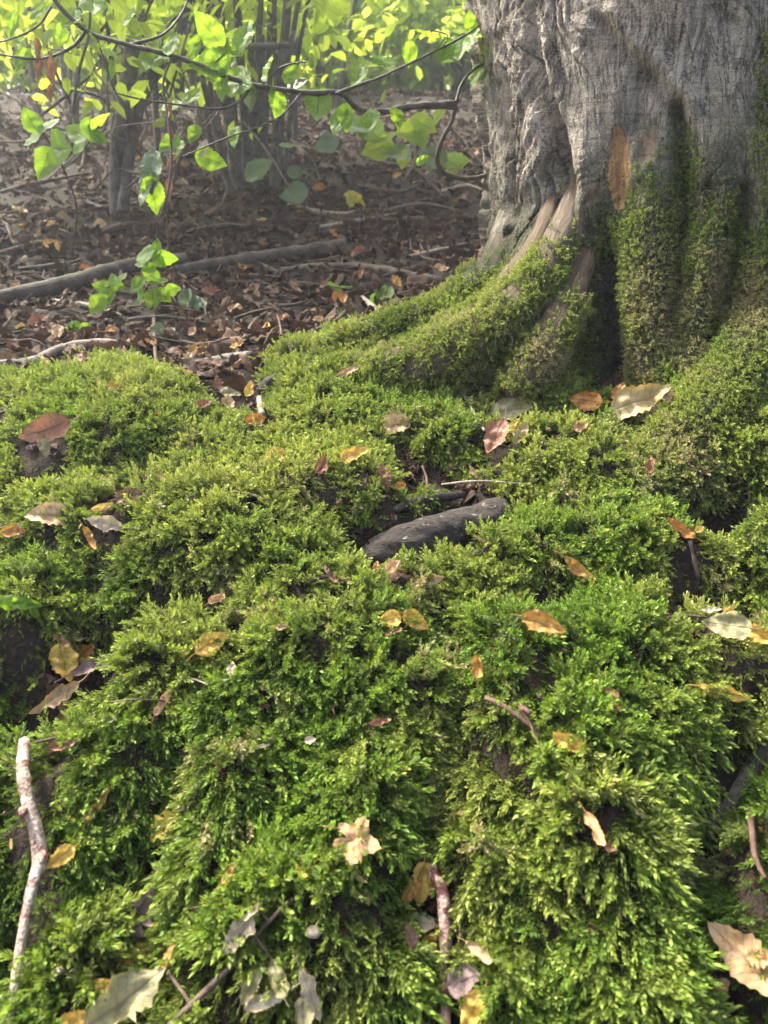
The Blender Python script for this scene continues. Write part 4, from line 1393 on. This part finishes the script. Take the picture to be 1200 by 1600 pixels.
M_LITTER = mat_litter()
LIT_V = []
for i in range(7):
    LIT_V.append(leaf_grid(('ovate', 'round', 'narrow', 'oak')[i % 4], 8, 6, .0, .25, (1.2, -1.5, 2.6, .8, -2.4, 3.0, 1.6)[i], (.8, -.7, .5, 1.2, .4, -1.1, .9)[i], .22, 3 + 7 * i, False))


def litter_area(n, y0, y1, power):
    y = y0 + (y1 - y0) * rng.uniform(size=n) ** power
    x = rng.uniform(-1, 1, n) * (.75 + .62 * y)
    return x, y


def grow_litter():
    xs, ys = [], []
    for n, a, b, p in ((5200, 1.42, 3.0, 1.0), (9500, 2.8, 5.2, .9), (17000, 5.0, 10.5, .8)):
        x, y = litter_area(n, a, b, p)
        xs.append(x)
        ys.append(y)
    x, y = np.concatenate(xs), np.concatenate(ys)
    xb, yb = rng.uniform(-.9, 1.2, 5200), rng.uniform(.4, 1.45, 5200)
    x, y = np.concatenate([x, xb]), np.concatenate([y, yb])
    low = np.arange(len(x)) >= len(x) - 5200
    z = terrain(x, y)
    px, py, _ = project(np.stack([x, y, z], -1))
    m = 1 - moss_mask(x, y, z)
    ax, ay = trunk_axis(z)
    keep = (m > np.where(low, .9, .7)) & (np.hypot(x - ax, y - ay) > .45)
    x, y, z, low = x[keep], y[keep], z[keep], low[keep]
    N = len(x)
    nn = t_normal(x, y, .02)
    d = nn + .55 * rng.normal(size=(N, 3))
    d[:, 2] = np.abs(d[:, 2]) + .15
    tone = np.clip(.23 + .15 * rng.normal(size=N) + .25 * fbm(x * 2, y * 2, 1.1, 3) + .5 * (rng.uniform(size=N) < .05), 0, 1)
    size = .047 + .014 * rng.normal(size=N).clip(-1.5, 2)
    size = np.where(low, size * .5, size)
    tone = np.where(low, tone * .75, tone)
    P = np.stack([x, y, z + .004 + .016 * rng.uniform(size=N) * np.where(low, .4, 1)], -1)
    scatter("leaf_litter", P, d, rng.uniform(0, 6.28, N), size, LIT_V, M_LITTER, {'tone': tone}, label="brown dead leaf litter covering the slope behind the moss")


grow_litter()


def grow_scraps(n=420):
    x, y = rng.uniform(-.9, 1.1, n), rng.uniform(.42, 1.55, n)
    z = terrain(x, y)
    keep = moss_mask(x, y, z) > .6
    x, y, z = x[keep], y[keep], z[keep]
    N = len(x)
    d = t_normal(x, y, .02) + .6 * rng.normal(size=(N, 3))
    d[:, 2] = np.abs(d[:, 2]) + .2
    scatter("leaf_scraps", np.stack([x, y, z + .012 + .008 * rng.uniform(size=N)], -1), d, rng.uniform(0, 6.28, N), rng.uniform(.005, .013, N), LIT_V, M_LITTER,
            {'tone': np.clip(rng.uniform(.35, .97, N), 0, 1)}, label="tiny brown leaf scraps caught all over the moss")


grow_scraps()

# small broken twigs mixed through the litter: uncountable
Vs = []
for i in range(900):
    y = 1.5 + 6.0 * _lr.uniform() ** 1.5
    x = _lr.uniform(-1, 1) * (.6 + .6 * y)
    a = _lr.uniform(0, math.pi)
    ln = _lr.uniform(.04, .16) * (1 + .25 * y)
    z0 = float(terrain(x, y))
    pxx, pyy, _ = project(np.array([x, y, z0]))
    if y < 2.2 and (pyy > 560 or pxx > 720):
        continue
    p = []
    for k in (-.5, 0, .5):
        xx, yy = x + ln * k * math.cos(a) + .008 * _lr.normal(), y + ln * k * math.sin(a) + .008 * _lr.normal()
        p.append((xx, yy, float(terrain(xx, yy)) + _lr.uniform(.012, .034)))
    r = _lr.uniform(.0014, .0036)
    Vs.append(tube(p, [r, r * .9, r * .5], 5, .06))
V, F = join(Vs)
obj("twig_litter", make_mesh("twig_litter", V, F), M_TWIG, None, "fine broken twigs strewn through the leaf litter", None, None, "stuff")

# the larger, lighter leaves of the litter that can be picked out singly
PICK = [(80, 383, 20, 'ochre'), (85, 356, 24, 'ochre'), (155, 352, 18, 'tan'), (92, 388, 17, 'yellow'), (530, 467, 24, 'orange'), (365, 483, 22, 'tan'), (370, 540, 20, 'ochre'), (90, 520, 26, 'tan'),
        (552, 320, 40, 'greenyellow'), (520, 365, 14, 'orange'), (498, 295, 18, 'orange'), (470, 335, 14, 'ochre'), (408, 345, 16, 'tan'), (135, 422, 18, 'orange'), (172, 515, 16, 'ochre'),
        (70, 567, 14, 'orange'), (480, 570, 14, 'tan'), (290, 565, 30, 'tan'), (235, 535, 16, 'ochre'), (380, 420, 20, 'ochre'), (330, 455, 24, 'rust'), (605, 470, 14, 'tan'), (650, 395, 16, 'ochre'),
        (700, 225, 18, 'rust'), (740, 240, 18, 'rust'), (620, 275, 16, 'ochre'), (30, 330, 24, 'tan'), (250, 575, 20, 'rust'), (205, 590, 18, 'rust'), (300, 520, 18, 'tan'), (440, 500, 20, 'rust'),
        (460, 450, 22, 'brown'), (560, 430, 22, 'rust'), (400, 455, 26, 'brown'), (60, 500, 26, 'rust'), (20, 540, 26, 'brown'), (130, 560, 24, 'rust'), (190, 550, 22, 'brown'), (560, 395, 20, 'rust'),
        (260, 440, 22, 'rust'), (620, 440, 20, 'ochre'), (500, 500, 18, 'tan'), (340, 600, 22, 'rust'), (355, 630, 22, 'tan'), (375, 590, 18, 'brown'), (30, 450, 20, 'ochre'), (160, 400, 20, 'brown'), (690, 420, 20, 'tan')]
for (px, py, ln, cl) in PICK:
    word = {'ochre': 'ochre', 'tan': 'tan', 'yellow': 'yellow', 'orange': 'orange', 'greenyellow': 'yellow green', 'rust': 'rusty', 'brown': 'dark brown'}[cl]
    lab = "%s dead leaf lying on the brown litter up the slope" % word
    o = put_leaf(px, py, ln * 1.25, _lr.uniform(0, 360), ('ovate', 'ovate', 'round', 'oak')[int(_lr.integers(4))], cl, _lr.uniform(.6, 2.2), _lr.uniform(.2, 1.0), lab, .022, .35, group="%s leaves in the litter" % word)

# ------------------------------------------------------------------ shrubs and saplings behind
def leaf_cloud(pts, dirs, size, rs):
    """many small folded leaf blades in one mesh; dirs = blade directions"""
    n = len(pts)
    d = dirs / np.linalg.norm(dirs, axis=1)[:, None]
    up = np.array([0, 0, 1.0]) + .55 * rs.normal(size=(n, 3))
    s = np.cross(d, up)
    s /= np.linalg.norm(s, axis=1)[:, None]
    nn = np.cross(s, d)
    L = size[:, None]
    W = L * .33
    V = np.stack([pts, pts + d * L * .28 + s * W * .85 + nn * L * .07, pts + d * L * .30, pts + d * L * .28 - s * W * .85 + nn * L * .07,
                  pts + d * L * .66 + s * W * .75 + nn * L * .04, pts + d * L * .66 - nn * L * .03, pts + d * L * .66 - s * W * .75 + nn * L * .04, pts + d * L - nn * L * .10], 1)
    base = (np.arange(n) * 8)[:, None, None]
    f4 = np.array([[0, 1, 2, 2], [0, 2, 3, 3], [1, 4, 5, 2], [2, 5, 6, 3], [4, 7, 5, 5], [5, 7, 6, 6]])
    tri = np.array([[0, 1, 2], [0, 2, 3], [1, 4, 5], [1, 5, 2], [2, 5, 6], [2, 6, 3], [4, 7, 5], [5, 7, 6]])
    F = (base + tri[None]).reshape(-1, 3)
    me = make_mesh("foliage", V.reshape(-1, 3), F)
    luv = np.tile(np.array([[0, 0, 0], [.3, 1, 0], [.3, 0, 0], [.3, -1, 0], [.66, 1, 0], [.66, 0, 0], [.66, -1, 0], [1, 0, 0]], float), (n, 1))
    attr(me, 'luv', luv, 'FLOAT_VECTOR')
    return me


def shrub(name, label, base, stems, crown_c, crown_r, nleaf, lsize, seed, mat='greenback', group=None, rad=(.03, .012), sprays=60):
    rs = np.random.default_rng(seed)
    root = obj(name, None, None, None, label, "shrub", group)
    root.location = base
    base = np.array(base)
    cc, cr = np.array(crown_c), np.array(crown_r)
    for i in range(stems):
        a = rs.uniform(0, 2 * math.pi)
        b = base + np.array([math.cos(a), math.sin(a), 0]) * rs.uniform(.02, .16) - (0, 0, .05)
        top = cc + cr * rs.normal(size=3) * .4
        mid = b * .5 + top * .5 + rs.normal(size=3) * .08 + (0, 0, .1)
        q = rs.uniform(.7, 1.2)
        V, F = tube([b, b * .75 + mid * .25 + rs.normal(size=3) * .03, mid, mid * .4 + top * .6 + rs.normal(size=3) * .05, top], [rad[0] * q, rad[0] * .9 * q, rad[0] * .75 * q, rad[1] * q, rad[1] * .4], 9, .06, .12, i, 18)
        obj("stem", make_mesh("stem", V - base, F), M_STEM, root)
    P, D = [], []
    tw = []
    for i in range(sprays):
        q = rs.normal(size=3)
        q /= np.linalg.norm(q)
        a = cc + cr * q * rs.uniform(.25, .75)
        out = q + rs.normal(size=3) * .45 + (0, 0, -.15)
        out /= np.linalg.norm(out)
        ln = rs.uniform(.35, .75)
        e = a + out * ln + (0, 0, -.10 * ln)
        m = (a + e) / 2 + (0, 0, .05)
        tw.append(tube([a, m, e], [.006, .004, .002], 4, .15))
        k = nleaf // sprays
        f = rs.uniform(size=k)[:, None]
        p = a * (1 - f) ** 2 + 2 * m * f * (1 - f) + e * f ** 2 + rs.normal(size=(k, 3)) * .05
        side = np.cross(out, (0, 0, 1)) * np.where(rs.uniform(size=k) < .5, -1, 1)[:, None]
        d = out * .5 + side + rs.normal(size=(k, 3)) * .4 + (0, 0, -.3)
        P.append(p)
        D.append(d)
    V, F = join(tw)
    cm = obj("branch_spray", make_mesh("branch_spray", V - base, F), M_BRANCH, root, kind="stuff")
    P, D = np.vstack(P), np.vstack(D)
    me = leaf_cloud(P - base, D, lsize * (1 + .33 * rs.normal(size=len(P)).clip(-2, 2)), rs)
    obj("crown", me, LM[mat], root, kind="stuff")
    return root


def tz(x, y):
    return float(terrain(np.array(x), np.array(y)))


G = "leafy shrubs along the top of the slope"
for i, (x, y, hz, rr, n) in enumerate([(-4.2, 7.0, 1.2, (1.1, .9, 1.0), 5600), (-2.9, 7.6, 1.2, (1.0, .9, 1.1), 5600), (-1.7, 7.0, 1.1, (1.0, .9, 1.0), 5600), (-.5, 7.4, 1.0, (1.0, .9, 1.0), 5600), (.6, 7.0, .9, (.9, .9, .8), 5600),
                                       (1.7, 7.8, 1.1, (1.0, .9, 1.0), 3600), (-3.4, 10.5, 1.9, (1.7, 1.0, 1.5), 4600), (-.9, 11.0, 1.7, (1.7, 1.0, 1.4), 4600), (1.2, 10.5, 1.5, (1.4, 1.0, 1.2), 3600), (-5.6, 9.5, 1.8, (1.5, 1.0, 1.4), 3600)]):
    z = tz(x, y)
    far = y > 9
    shrub("leafy_shrub", "taller sunlit shrub in the back row beyond the slope's crest" if far else "bright backlit leafy shrub on the crest of the slope", (x, y, z), 5, (x, y, z + hz * .75), rr, n,   .10 if not far else .12, 300 + i,
          'greenback', "tall shrubs in the back row" if far else G, sprays=90)

# the coppiced stool with many upright stems, and the dark leaning stem beside it
hz = obj("coppiced_hazel", None, label="coppiced bush of many thin upright grey stems above the dark slope", cat="shrub")
hb = gp(395, 285, 0)
hz.location = hb
HY = hb[1]
for i, (b, m, t, w) in enumerate([((372, 275), (350, 120), (340, -80), 20), ((385, 275), (378, 130), (365, -80), 14), ((395, 280), (392, 130), (385, -80), 12), ((405, 275), (408, 120), (402, -80), 16), ((415, 275), (420, 130), (425, -80), 12),
                                  ((425, 275), (437, 130), (455, -80), 15), ((432, 275), (448, 110), (475, -60), 9), ((360, 280), (318, 130), (300, -80), 10), ((380, 285), (362, 140), (320, -80), 10), ((400, 285), (400, 140), (412, -80), 9),
                                  ((430, 285), (432, 160), (430, -80), 8), ((355, 285), (330, 160), (325, -80), 9), ((440, 280), (470, 60), (520, -80), 7)]):
    yy = HY + .25 * _lr.uniform(-1, 1)
    Q = [at(*b, yy) - (0, 0, .1), at((b[0] + m[0]) / 2 + _lr.normal() * 2, (b[1] + m[1]) / 2, yy), at(*m, yy - .05), at((m[0] + t[0]) / 2 + _lr.normal() * 3, (m[1] + t[1]) / 2, yy - .05), at(*t, yy - .1)]
    r = px_r(Q[1], w)
    V, F = tube(Q, [r * 1.1, r, r * .95, r * .9, r * .85], 10, .05, .12, i, 22)
    obj("stem", make_mesh("stem", V - hb, F), M_STEM, hz)
Pc, Dc = [], []
rs = np.random.default_rng(5)
for i in range(125):
    a = at(rs.uniform(180, 560), rs.uniform(-260, 90), HY + rs.uniform(-.5, .6)) if i < 22 else np.array(hb) + (rs.uniform(-2.9, 1.2), rs.uniform(-.9, 1.9), rs.uniform(1.9, 3.8))  # later clumps added overhead, out of view, to shade the slope below
    k = 60
    Pc.append(a + rs.normal(size=(k, 3)) * (.2, .2, .12))
    Dc.append(rs.normal(size=(k, 3)) + (0, 0, -.4))
obj("crown", leaf_cloud(np.vstack(Pc) - hb, np.vstack(Dc), .075 + .02 * rs.normal(size=125 * 60).clip(-2, 2), rs), LM['greenback'], hz, kind="stuff")

dk = obj("dark_shrub", None, label="dark leaning shrub stem with a mossy foot beside the coppiced bush", cat="shrub")
db = gp(190, 345, 0)
dk.location = db
DY = db[1]
for pts, w in (([(188, 350), (184, 270), (195, 180), (205, 90), (222, 0), (240, -90)], (32, 28, 27, 26, 24, 20)), ([(192, 330), (203, 240), (225, 150), (262, 90), (292, 10), (300, -90)], (18, 17, 16, 15, 14, 12)),
               ([(196, 200), (170, 110), (125, 20), (90, -80)], (12, 11, 9, 7)), ([(200, 150), (250, 100), (330, 78), (452, 71)], (12, 14, 15, 9)), ([(186, 300), (176, 220), (180, 140), (168, 40), (172, -80)], (9, 8, 8, 7, 6)),
               ([(260, 95), (268, 150), (270, 210)], (14, 13, 8))):
    Q = [at(x, y, DY + _lr.uniform(-.06, .06)) for x, y in pts]
    V, F = tube(Q, [px_r(q, a) for q, a in zip(Q, w)], 10, .04, .16, int(w[0]), 26)
    obj("stem", make_mesh("stem", V - db, F), M_STEM, dk)
for i in range(34):
    x0, y0 = _lr.uniform(60, 330), _lr.uniform(40, 300)
    ang, ln = _lr.uniform(-2.6, -.5), _lr.uniform(90, 260)
    pts = [(x0, y0)]
    for k in range(4):
        ang += _lr.normal() * .35
        pts.append((pts[-1][0] + math.cos(ang) * ln / 4, pts[-1][1] + math.sin(ang) * ln / 4))
    yy = DY + _lr.uniform(-.5, .5)
    Q = [at(a, b, yy + .06 * _lr.normal()) for a, b in pts]
    w = _lr.uniform(2.5, 6)
    V, F = tube(Q, [px_r(Q[0], w), px_r(Q[0], w * .8), px_r(Q[0], w * .5)], 6, .03, .1, i, 40)
    obj("twig", make_mesh("twig", V - db, F), (M_STEM, M_TWIG, M_TWIGP)[i % 3], dk)
Pc, Dc = [], []
for i in range(60):
    a = at(rs.uniform(-60, 330), rs.uniform(-220, 110), DY + rs.uniform(-.4, .6))
    k = 26
    Pc.append(a + rs.normal(size=(k, 3)) * (.12, .12, .08))
    Dc.append(rs.normal(size=(k, 3)) + (0, 0, -.4))
obj("crown", leaf_cloud(np.vstack(Pc) - db, np.vstack(Dc), .065 + .015 * rs.normal(size=60 * 26).clip(-2, 2), rs), LM['greenback'], dk, kind="stuff")

# thin saplings of the thicket
rs2 = np.random.default_rng(77)
for i in range(20):
    px0 = rs2.uniform(-20, 560)
    b = gp(px0, rs2.uniform(165, 250), 0)
    sp_ = obj("thin_sapling", None, None, None, "thin upright sapling stem in the thicket at the top of the dark slope", "sapling", "thin sapling stems of the thicket")
    sp_.location = b
    r = rs2.uniform(.008, .022)
    h = rs2.uniform(2.0, 3.2)
    lean = rs2.normal(size=2) * .22
    Q = [b - (0, 0, .05)]
    for k in range(1, 6):
        Q.append(b + np.array([lean[0] * k / 5 * h * .5 + rs2.normal() * .03, lean[1] * k / 5 * h * .4, h * k / 5]))
    V, F = tube(Q, [r, r * .9, r * .5], 7, .08, .15, i, 20)
    obj("stem", make_mesh("stem", V - b, F), (M_STEM, M_BRANCH, M_TWIG)[i % 3], sp_)
    for k in range(3):
        f = rs2.uniform(.2, .8)
        q = np.array(Q[1]) * (1 - f) + np.array(Q[4]) * f
        e = q + np.array([rs2.uniform(-.5, .5), rs2.uniform(-.3, .3), rs2.uniform(.05, .35)])
        V, F = tube([q, (q + e) / 2 + rs2.normal(size=3) * .03, e], [r * .4, r * .3, .002], 5, .08)
        obj("side_branch", make_mesh("side_branch", V - b, F), M_BRANCH, sp_)
    kk = 40
    pts = np.array(Q[3]) + rs2.normal(size=(kk, 3)) * (.35, .25, .55)
    obj("crown", leaf_cloud(pts - b, rs2.normal(size=(kk, 3)) + (0, 0, -.4), .07 + .015 * rs2.normal(size=kk).clip(-2, 2), rs2), LM['greenback'], sp_, kind="stuff")

# ------------------------------------------------------------------ leafy twigs: every leaf a part
LEAF_GREEN = [leaf_grid('ovate', 22, 12, .026, .14, .5 * k, .35 * k2, .05, 3 * i, True) for i, (k, k2) in enumerate([(.6, .6), (1.2, -.5), (-.8, .9), (.3, 1.4)])]
LEAF_ROUND = [leaf_grid('ovate', 14, 8, .010, .14, .4 * k, .3 * k2, .05, 5 * i, False, 1.15) for i, (k, k2) in enumerate([(.6, .6), (1.2, -.5), (-.8, .9)])]


def twig_thing(name, label, cat, base, limbs, leaves, wood=M_BRANCH, meshes=LEAF_GREEN, mat='green'):
    """limbs: (list of (px,py), depth list, widths px); leaves: (px,py,len px,angle,depth[,mat])"""
    root = obj(name, None, None, None, label, cat)
    root.location = base
    for pts, dep, w in limbs:
        dp = np.interp(np.linspace(0, 1, len(pts)), np.linspace(0, 1, len(dep)), dep)
        Q = [at(x, y, d) for (x, y), d in zip(pts, dp)]
        ww = .78 * np.interp(np.linspace(0, 1, len(pts)), np.linspace(0, 1, len(w)), w)
        V, F = tube(Q, [px_r(q, a) for q, a in zip(Q, ww)], 8, .010, .34, len(pts), 48)
        obj("twig", make_mesh("twig", V - np.array(base), F), wood, root)
    for k, lf in enumerate(leaves):
        px, py, ln, ang, dp = lf[:5]
        p = at(px, py, dp)
        n = np.array([-.1, -.85, .45]) + .33 * _lr.normal(size=3)
        n /= np.linalg.norm(n)
        me = meshes[k % len(meshes)]
        m = LM[lf[5]] if len(lf) > 5 else LM[mat]
        if me.materials and me.materials[0] is not m:
            me = me.copy()
            me.materials.clear()
        o = obj("leaf", me, m, root)
        fr = leaf_frame(p, n, ang)
        # keep the drawn length even when the blade is seen obliquely
        ax_ = np.array(fr.col[1][:3])
        pr = np.hypot(*(np.array(project(p + ax_ * .01)[:2]) - np.array(project(p)[:2])))
        s = 1.2 * min(ln / max(pr, .3) * .01, ln * dp / FPX * 1.5)
        o.matrix_world = fr @ Matrix.Scale(s, 4)
        o.matrix_parent_inverse = Matrix.Translation(-Vector(base))
    return root


BD = 1.75
twig_thing("leafy_branch", "long dark leafy branch arching across in front of the coppiced bush", "branch", at(85, -40, BD), [
    ([(60, -50), (85, 0), (135, 48), (200, 70), (280, 90), (385, 130), (485, 145), (530, 145), (560, 170), (600, 174), (660, 165), (712, 164)], (BD, BD, BD + .1), (9, 9, 9, 10, 10, 10, 11, 13, 15)),
    ([(525, 146), (560, 133), (600, 118), (690, 75), (735, 50), (760, 30)], (BD, BD + .15), (6, 5, 3)),
    ([(-20, 82), (60, 92), (110, 75), (137, 47)], (BD, BD), (4, 6, 7)),
    ([(392, 133), (378, 155), (345, 170), (290, 165), (220, 155), (180, 145)], (BD, BD - .1), (6, 4, 3)),
    ([(200, 70), (240, 60), (262, 48), (285, 20), (300, -20)], (BD, BD + .1), (6, 5, 4)),
    ([(80, 10), (60, 40), (20, 60), (-20, 70)], (BD, BD), (5, 4, 3)),
    ([(410, 130), (440, 105), (465, 98), (478, 97)], (BD, BD), (5, 4, 2)),
    ([(470, 146), (440, 180), (400, 200), (355, 215), (285, 245)], (BD, BD - .15), (4, 3, 3)),
    ([(690, 75), (700, 55), (660, 45)], (BD + .1, BD + .1), (4, 3, 2)),
    ([(712, 164), (722, 130), (745, 105), (770, 98)], (BD + .1, BD + .15), (7, 5, 4)),
    ([(712, 160), (706, 190), (688, 225), (684, 255), (700, 274), (735, 279), (775, 270)], (BD + .1, BD + .2), (8, 9, 10, 9)),
    ([(270, 88), (255, 130), (262, 180), (268, 240), (262, 300), (245, 350)], (BD, BD - .1), (4, 5, 3)),
    ([(345, 170), (330, 190), (315, 205)], (BD, BD), (3, 2, 2)),
    ([(330, 105), (352, 80), (356, 60)], (BD, BD), (3, 3, 2)),
    ([(150, 55), (165, 100), (180, 145), (205, 175)], (BD, BD), (4, 3, 2)),
], [
    (326, 46, 62, 130, BD), (382, 56, 44, 80, BD), (330, 98, 60, 190, BD), (347, 133, 46, 265, BD), (390, 150, 42, 260, BD, 'greendull'), (432, 162, 44, 265, BD), (497, 165, 46, 268, BD), (530, 190, 42, 255, BD), (540, 185, 40, 275, BD),
    (722, 72, 50, 275, BD + .12), (695, 80, 36, 250, BD + .1), (330, 250, 46, 340, BD - .1), (318, 232, 26, 70, BD - .1, 'pale'), (238, 270, 60, 265, BD - .05, 'greendull'), (240, 305, 54, 270, BD - .05), (228, 295, 50, 250, BD - .05, 'greendull'),
    (303, 210, 28, 250, BD), (367, 214, 30, 275, BD), (266, 168, 34, 240, BD), (298, 154, 30, 240, BD), (264, 226, 34, 230, BD), (276, 234, 28, 270, BD), (375, 130, 38, 330, BD), (370, 80, 30, 20, BD), (470, 130, 24, 10, BD, 'greendull'),
    (660, 250, 20, 30, BD + .2), (175, 110, 30, 240, BD), (60, 20, 30, 200, BD), (110, 30, 34, 250, BD), (20, 40, 36, 230, BD), (145, 5, 34, 100, BD), (205, 25, 34, 60, BD),
    (560, 120, 34, 250, BD + .1), (600, 100, 36, 280, BD + .1), (640, 85, 38, 260, BD + .1), (665, 55, 34, 100, BD + .1), (455, 115, 32, 70, BD), (420, 105, 34, 110, BD), (270, 70, 34, 80, BD), (240, 95, 36, 260, BD),
    (305, 70, 34, 60, BD), (160, 75, 36, 250, BD), (95, 55, 34, 260, BD), (35, 95, 34, 250, BD), (580, 190, 34, 265, BD), (620, 185, 32, 280, BD), (745, 120, 34, 260, BD + .14), (735, 35, 34, 100, BD + .14),
])
# withered red-brown leaves caught on the hanging twig
for (px, py, ln, ang) in ((263, 175, 26, 265), (268, 210, 22, 280), (266, 250, 24, 260), (262, 300, 36, 265), (60, 80, 30, 265), (80, 110, 36, 275), (62, 110, 30, 262), (78, 150, 26, 270)):
    p = at(px, py, BD - .04)
    n = np.array([.3, -.9, .1]) + .3 * _lr.normal(size=3)
    n /= np.linalg.norm(n)
    o = obj("withered_leaf", leaf_mesh('narrow', 3.5, 1.2, _lr.uniform(0, 9), False), LM['rust'], None,
            "withered red brown leaf dangling from the leafy branch", "leaf", "withered leaves dangling from the leafy branch")
    o.matrix_world = leaf_frame(p, n, ang) @ Matrix.Scale(ln * BD / FPX * 1.2, 4)

twig_thing("bramble_shoot", "bramble shoot with bright three part leaves by the dark leaning stem", "bramble", gp(110, 400), [
    ([(110, 400), (120, 330), (100, 265), (72, 215), (60, 200)], (2.35, 2.05), (4, 4, 3)), ([(100, 265), (130, 235), (155, 195)], (2.2, 2.1), (3, 3, 2)), ([(130, 235), (180, 200), (250, 190)], (2.2, 2.1), (3, 2, 2)),
], [(48, 188, 40, 120, 2.05), (77, 197, 34, 60, 2.05), (53, 217, 32, 200, 2.05), (70, 256, 46, 235, 2.1), (95, 233, 38, 350, 2.1), (122, 208, 36, 150, 2.1), (140, 202, 34, 80, 2.1), (157, 190, 34, 40, 2.1), (125, 225, 30, 200, 2.15), (155, 215, 26, 330, 2.1)],
    M_TWIG, LEAF_ROUND)

twig_thing("young_sapling", "young sapling with small bright oval leaflets growing from the litter", "sapling", gp(300, 500), [
    ([(300, 505), (285, 450), (268, 405), (262, 360), (262, 310), (268, 240)], (2.15, 1.95), (5, 4, 3)), ([(285, 450), (250, 425), (240, 400)], (2.05, 2.0), (3, 2, 2)), ([(250, 425), (215, 435), (165, 450)], (2.05, 2.0), (3, 2, 2)),
    ([(262, 360), (248, 345), (244, 380)], (2.0, 2.0), (3, 2, 2)), ([(285, 450), (250, 455), (225, 455)], (2.05, 2.0), (2.5, 2, 2)),
], [(230, 397, 26, 100, 2.0), (245, 388, 28, 80, 2.0), (262, 402, 30, 350, 2.0), (222, 411, 20, 180, 2.0), (249, 408, 24, 320, 2.0), (236, 431, 28, 150, 2.0), (247, 440, 28, 20, 2.0), (214, 446, 28, 215, 2.0), (220, 460, 32, 225, 2.0),
    (239, 470, 34, 270, 2.0), (256, 462, 26, 320, 2.0), (158, 448, 26, 170, 2.0), (169, 461, 28, 280, 2.0), (152, 476, 32, 240, 2.0), (184, 446, 22, 330, 2.0), (177, 437, 18, 110, 2.0), (192, 433, 16, 60, 2.0), (270, 452, 22, 10, 2.02), (232, 420, 22, 200, 2.0)],
    M_TWIG, LEAF_ROUND)

twig_thing("shade_bramble", "bramble with broad pale leaves trailing over the dark slope near the trunk", "bramble", gp(690, 300), [
    ([(690, 305), (650, 265), (610, 255), (565, 245), (555, 215)], (3.4, 3.1), (6, 5, 4)), ([(700, 190), (735, 235), (770, 275)], (3.2, 3.2), (4, 4)), ([(645, 195), (648, 250), (632, 280)], (3.2, 3.2), (5, 5, 4)),
    ([(380, 190), (420, 240), (470, 320), (510, 350)], (3.2, 3.4), (4, 4, 3)),
], [(575, 200, 40, 120, 3.1), (590, 232, 46, 200, 3.1), (600, 215, 44, 20, 3.1), (640, 207, 40, 200, 3.1, 'greenback'), (662, 195, 40, 330, 3.1, 'greenback'), (655, 215, 34, 290, 3.1, 'greenback'), (620, 240, 40, 200, 3.1, 'greendull'), (555, 195, 40, 240, 3.1, 'greendull'),
    (630, 250, 26, 260, 3.1), (715, 260, 36, 340, 3.2), (700, 250, 30, 120, 3.2), (450, 228, 24, 10, 3.2, 'greendull'), (462, 268, 24, 10, 3.3, 'greendull'), (405, 265, 44, 30, 3.3, 'greendull'), (460, 303, 40, 190, 3.3, 'greendull'), (690, 175, 40, 20, 3.2, 'greenback'),
    (676, 245, 40, 160, 3.2, 'greendull'), (510, 225, 36, 200, 3.2, 'greendull')],
    M_TWIGP, LEAF_ROUND, 'greenback')

# small green plants in the litter
for i, (px, py, lab) in enumerate([(255, 525, "small dull green seedling in the litter beside the pale branch"), (300, 480, "dark ivy like seedling at the foot of the young sapling"), (530, 460, "tiny bright green seedling beside the orange litter leaf"), (600, 470, "tiny green seedling in the litter near the mossy root"), (120, 523, "small green seedling beside the pale crooked branch")]):
    p = gp(px, py, .0)
    lf = [(px + _lr.uniform(-14, 14), py - 8 + _lr.uniform(-8, 8), 18 + _lr.uniform(0, 8), _lr.uniform(0, 360), p[1] - .02, 'greendull' if i in (0, 1) else 'green') for k in range(5)]
    twig_thing("seedling", lab, "seedling", p, [([(px, py + 4), (px + 3, py - 6), (px + 1, py - 12)], (p[1], p[1] - .02), (3, 2))], lf, M_TWIG, LEAF_ROUND)

# ------------------------------------------------------------------ the moss itself, lying flat where things rest on it
grow_moss()

# ------------------------------------------------------------------ the misty air under the trees
HAZE = 0.0105
if HAZE:
    t = NT("haze_air")
    pv = t.n('VolumePrincipled', {'Color': (.86, .92, 1.0, 1), 'Density': HAZE, 'Anisotropy': .55})
    t.t.links.new(pv.outputs[0], t.out.inputs['Volume'])
    lo, hi = (-95, -14, -2.6), (95, 150, 7.5)
    Vb = [(x, y, z) for x in (lo[0], hi[0]) for y in (lo[1], hi[1]) for z in (lo[2], hi[2])]
    Fb = [(0, 1, 3, 2), (4, 6, 7, 5), (0, 4, 5, 1), (2, 3, 7, 6), (0, 2, 6, 4), (1, 5, 7, 3)]
    obj("haze", make_mesh("haze", np.array(Vb), Fb, False), t.m, None, "thin pale mist hanging in the air of the wood", None, None, "stuff")
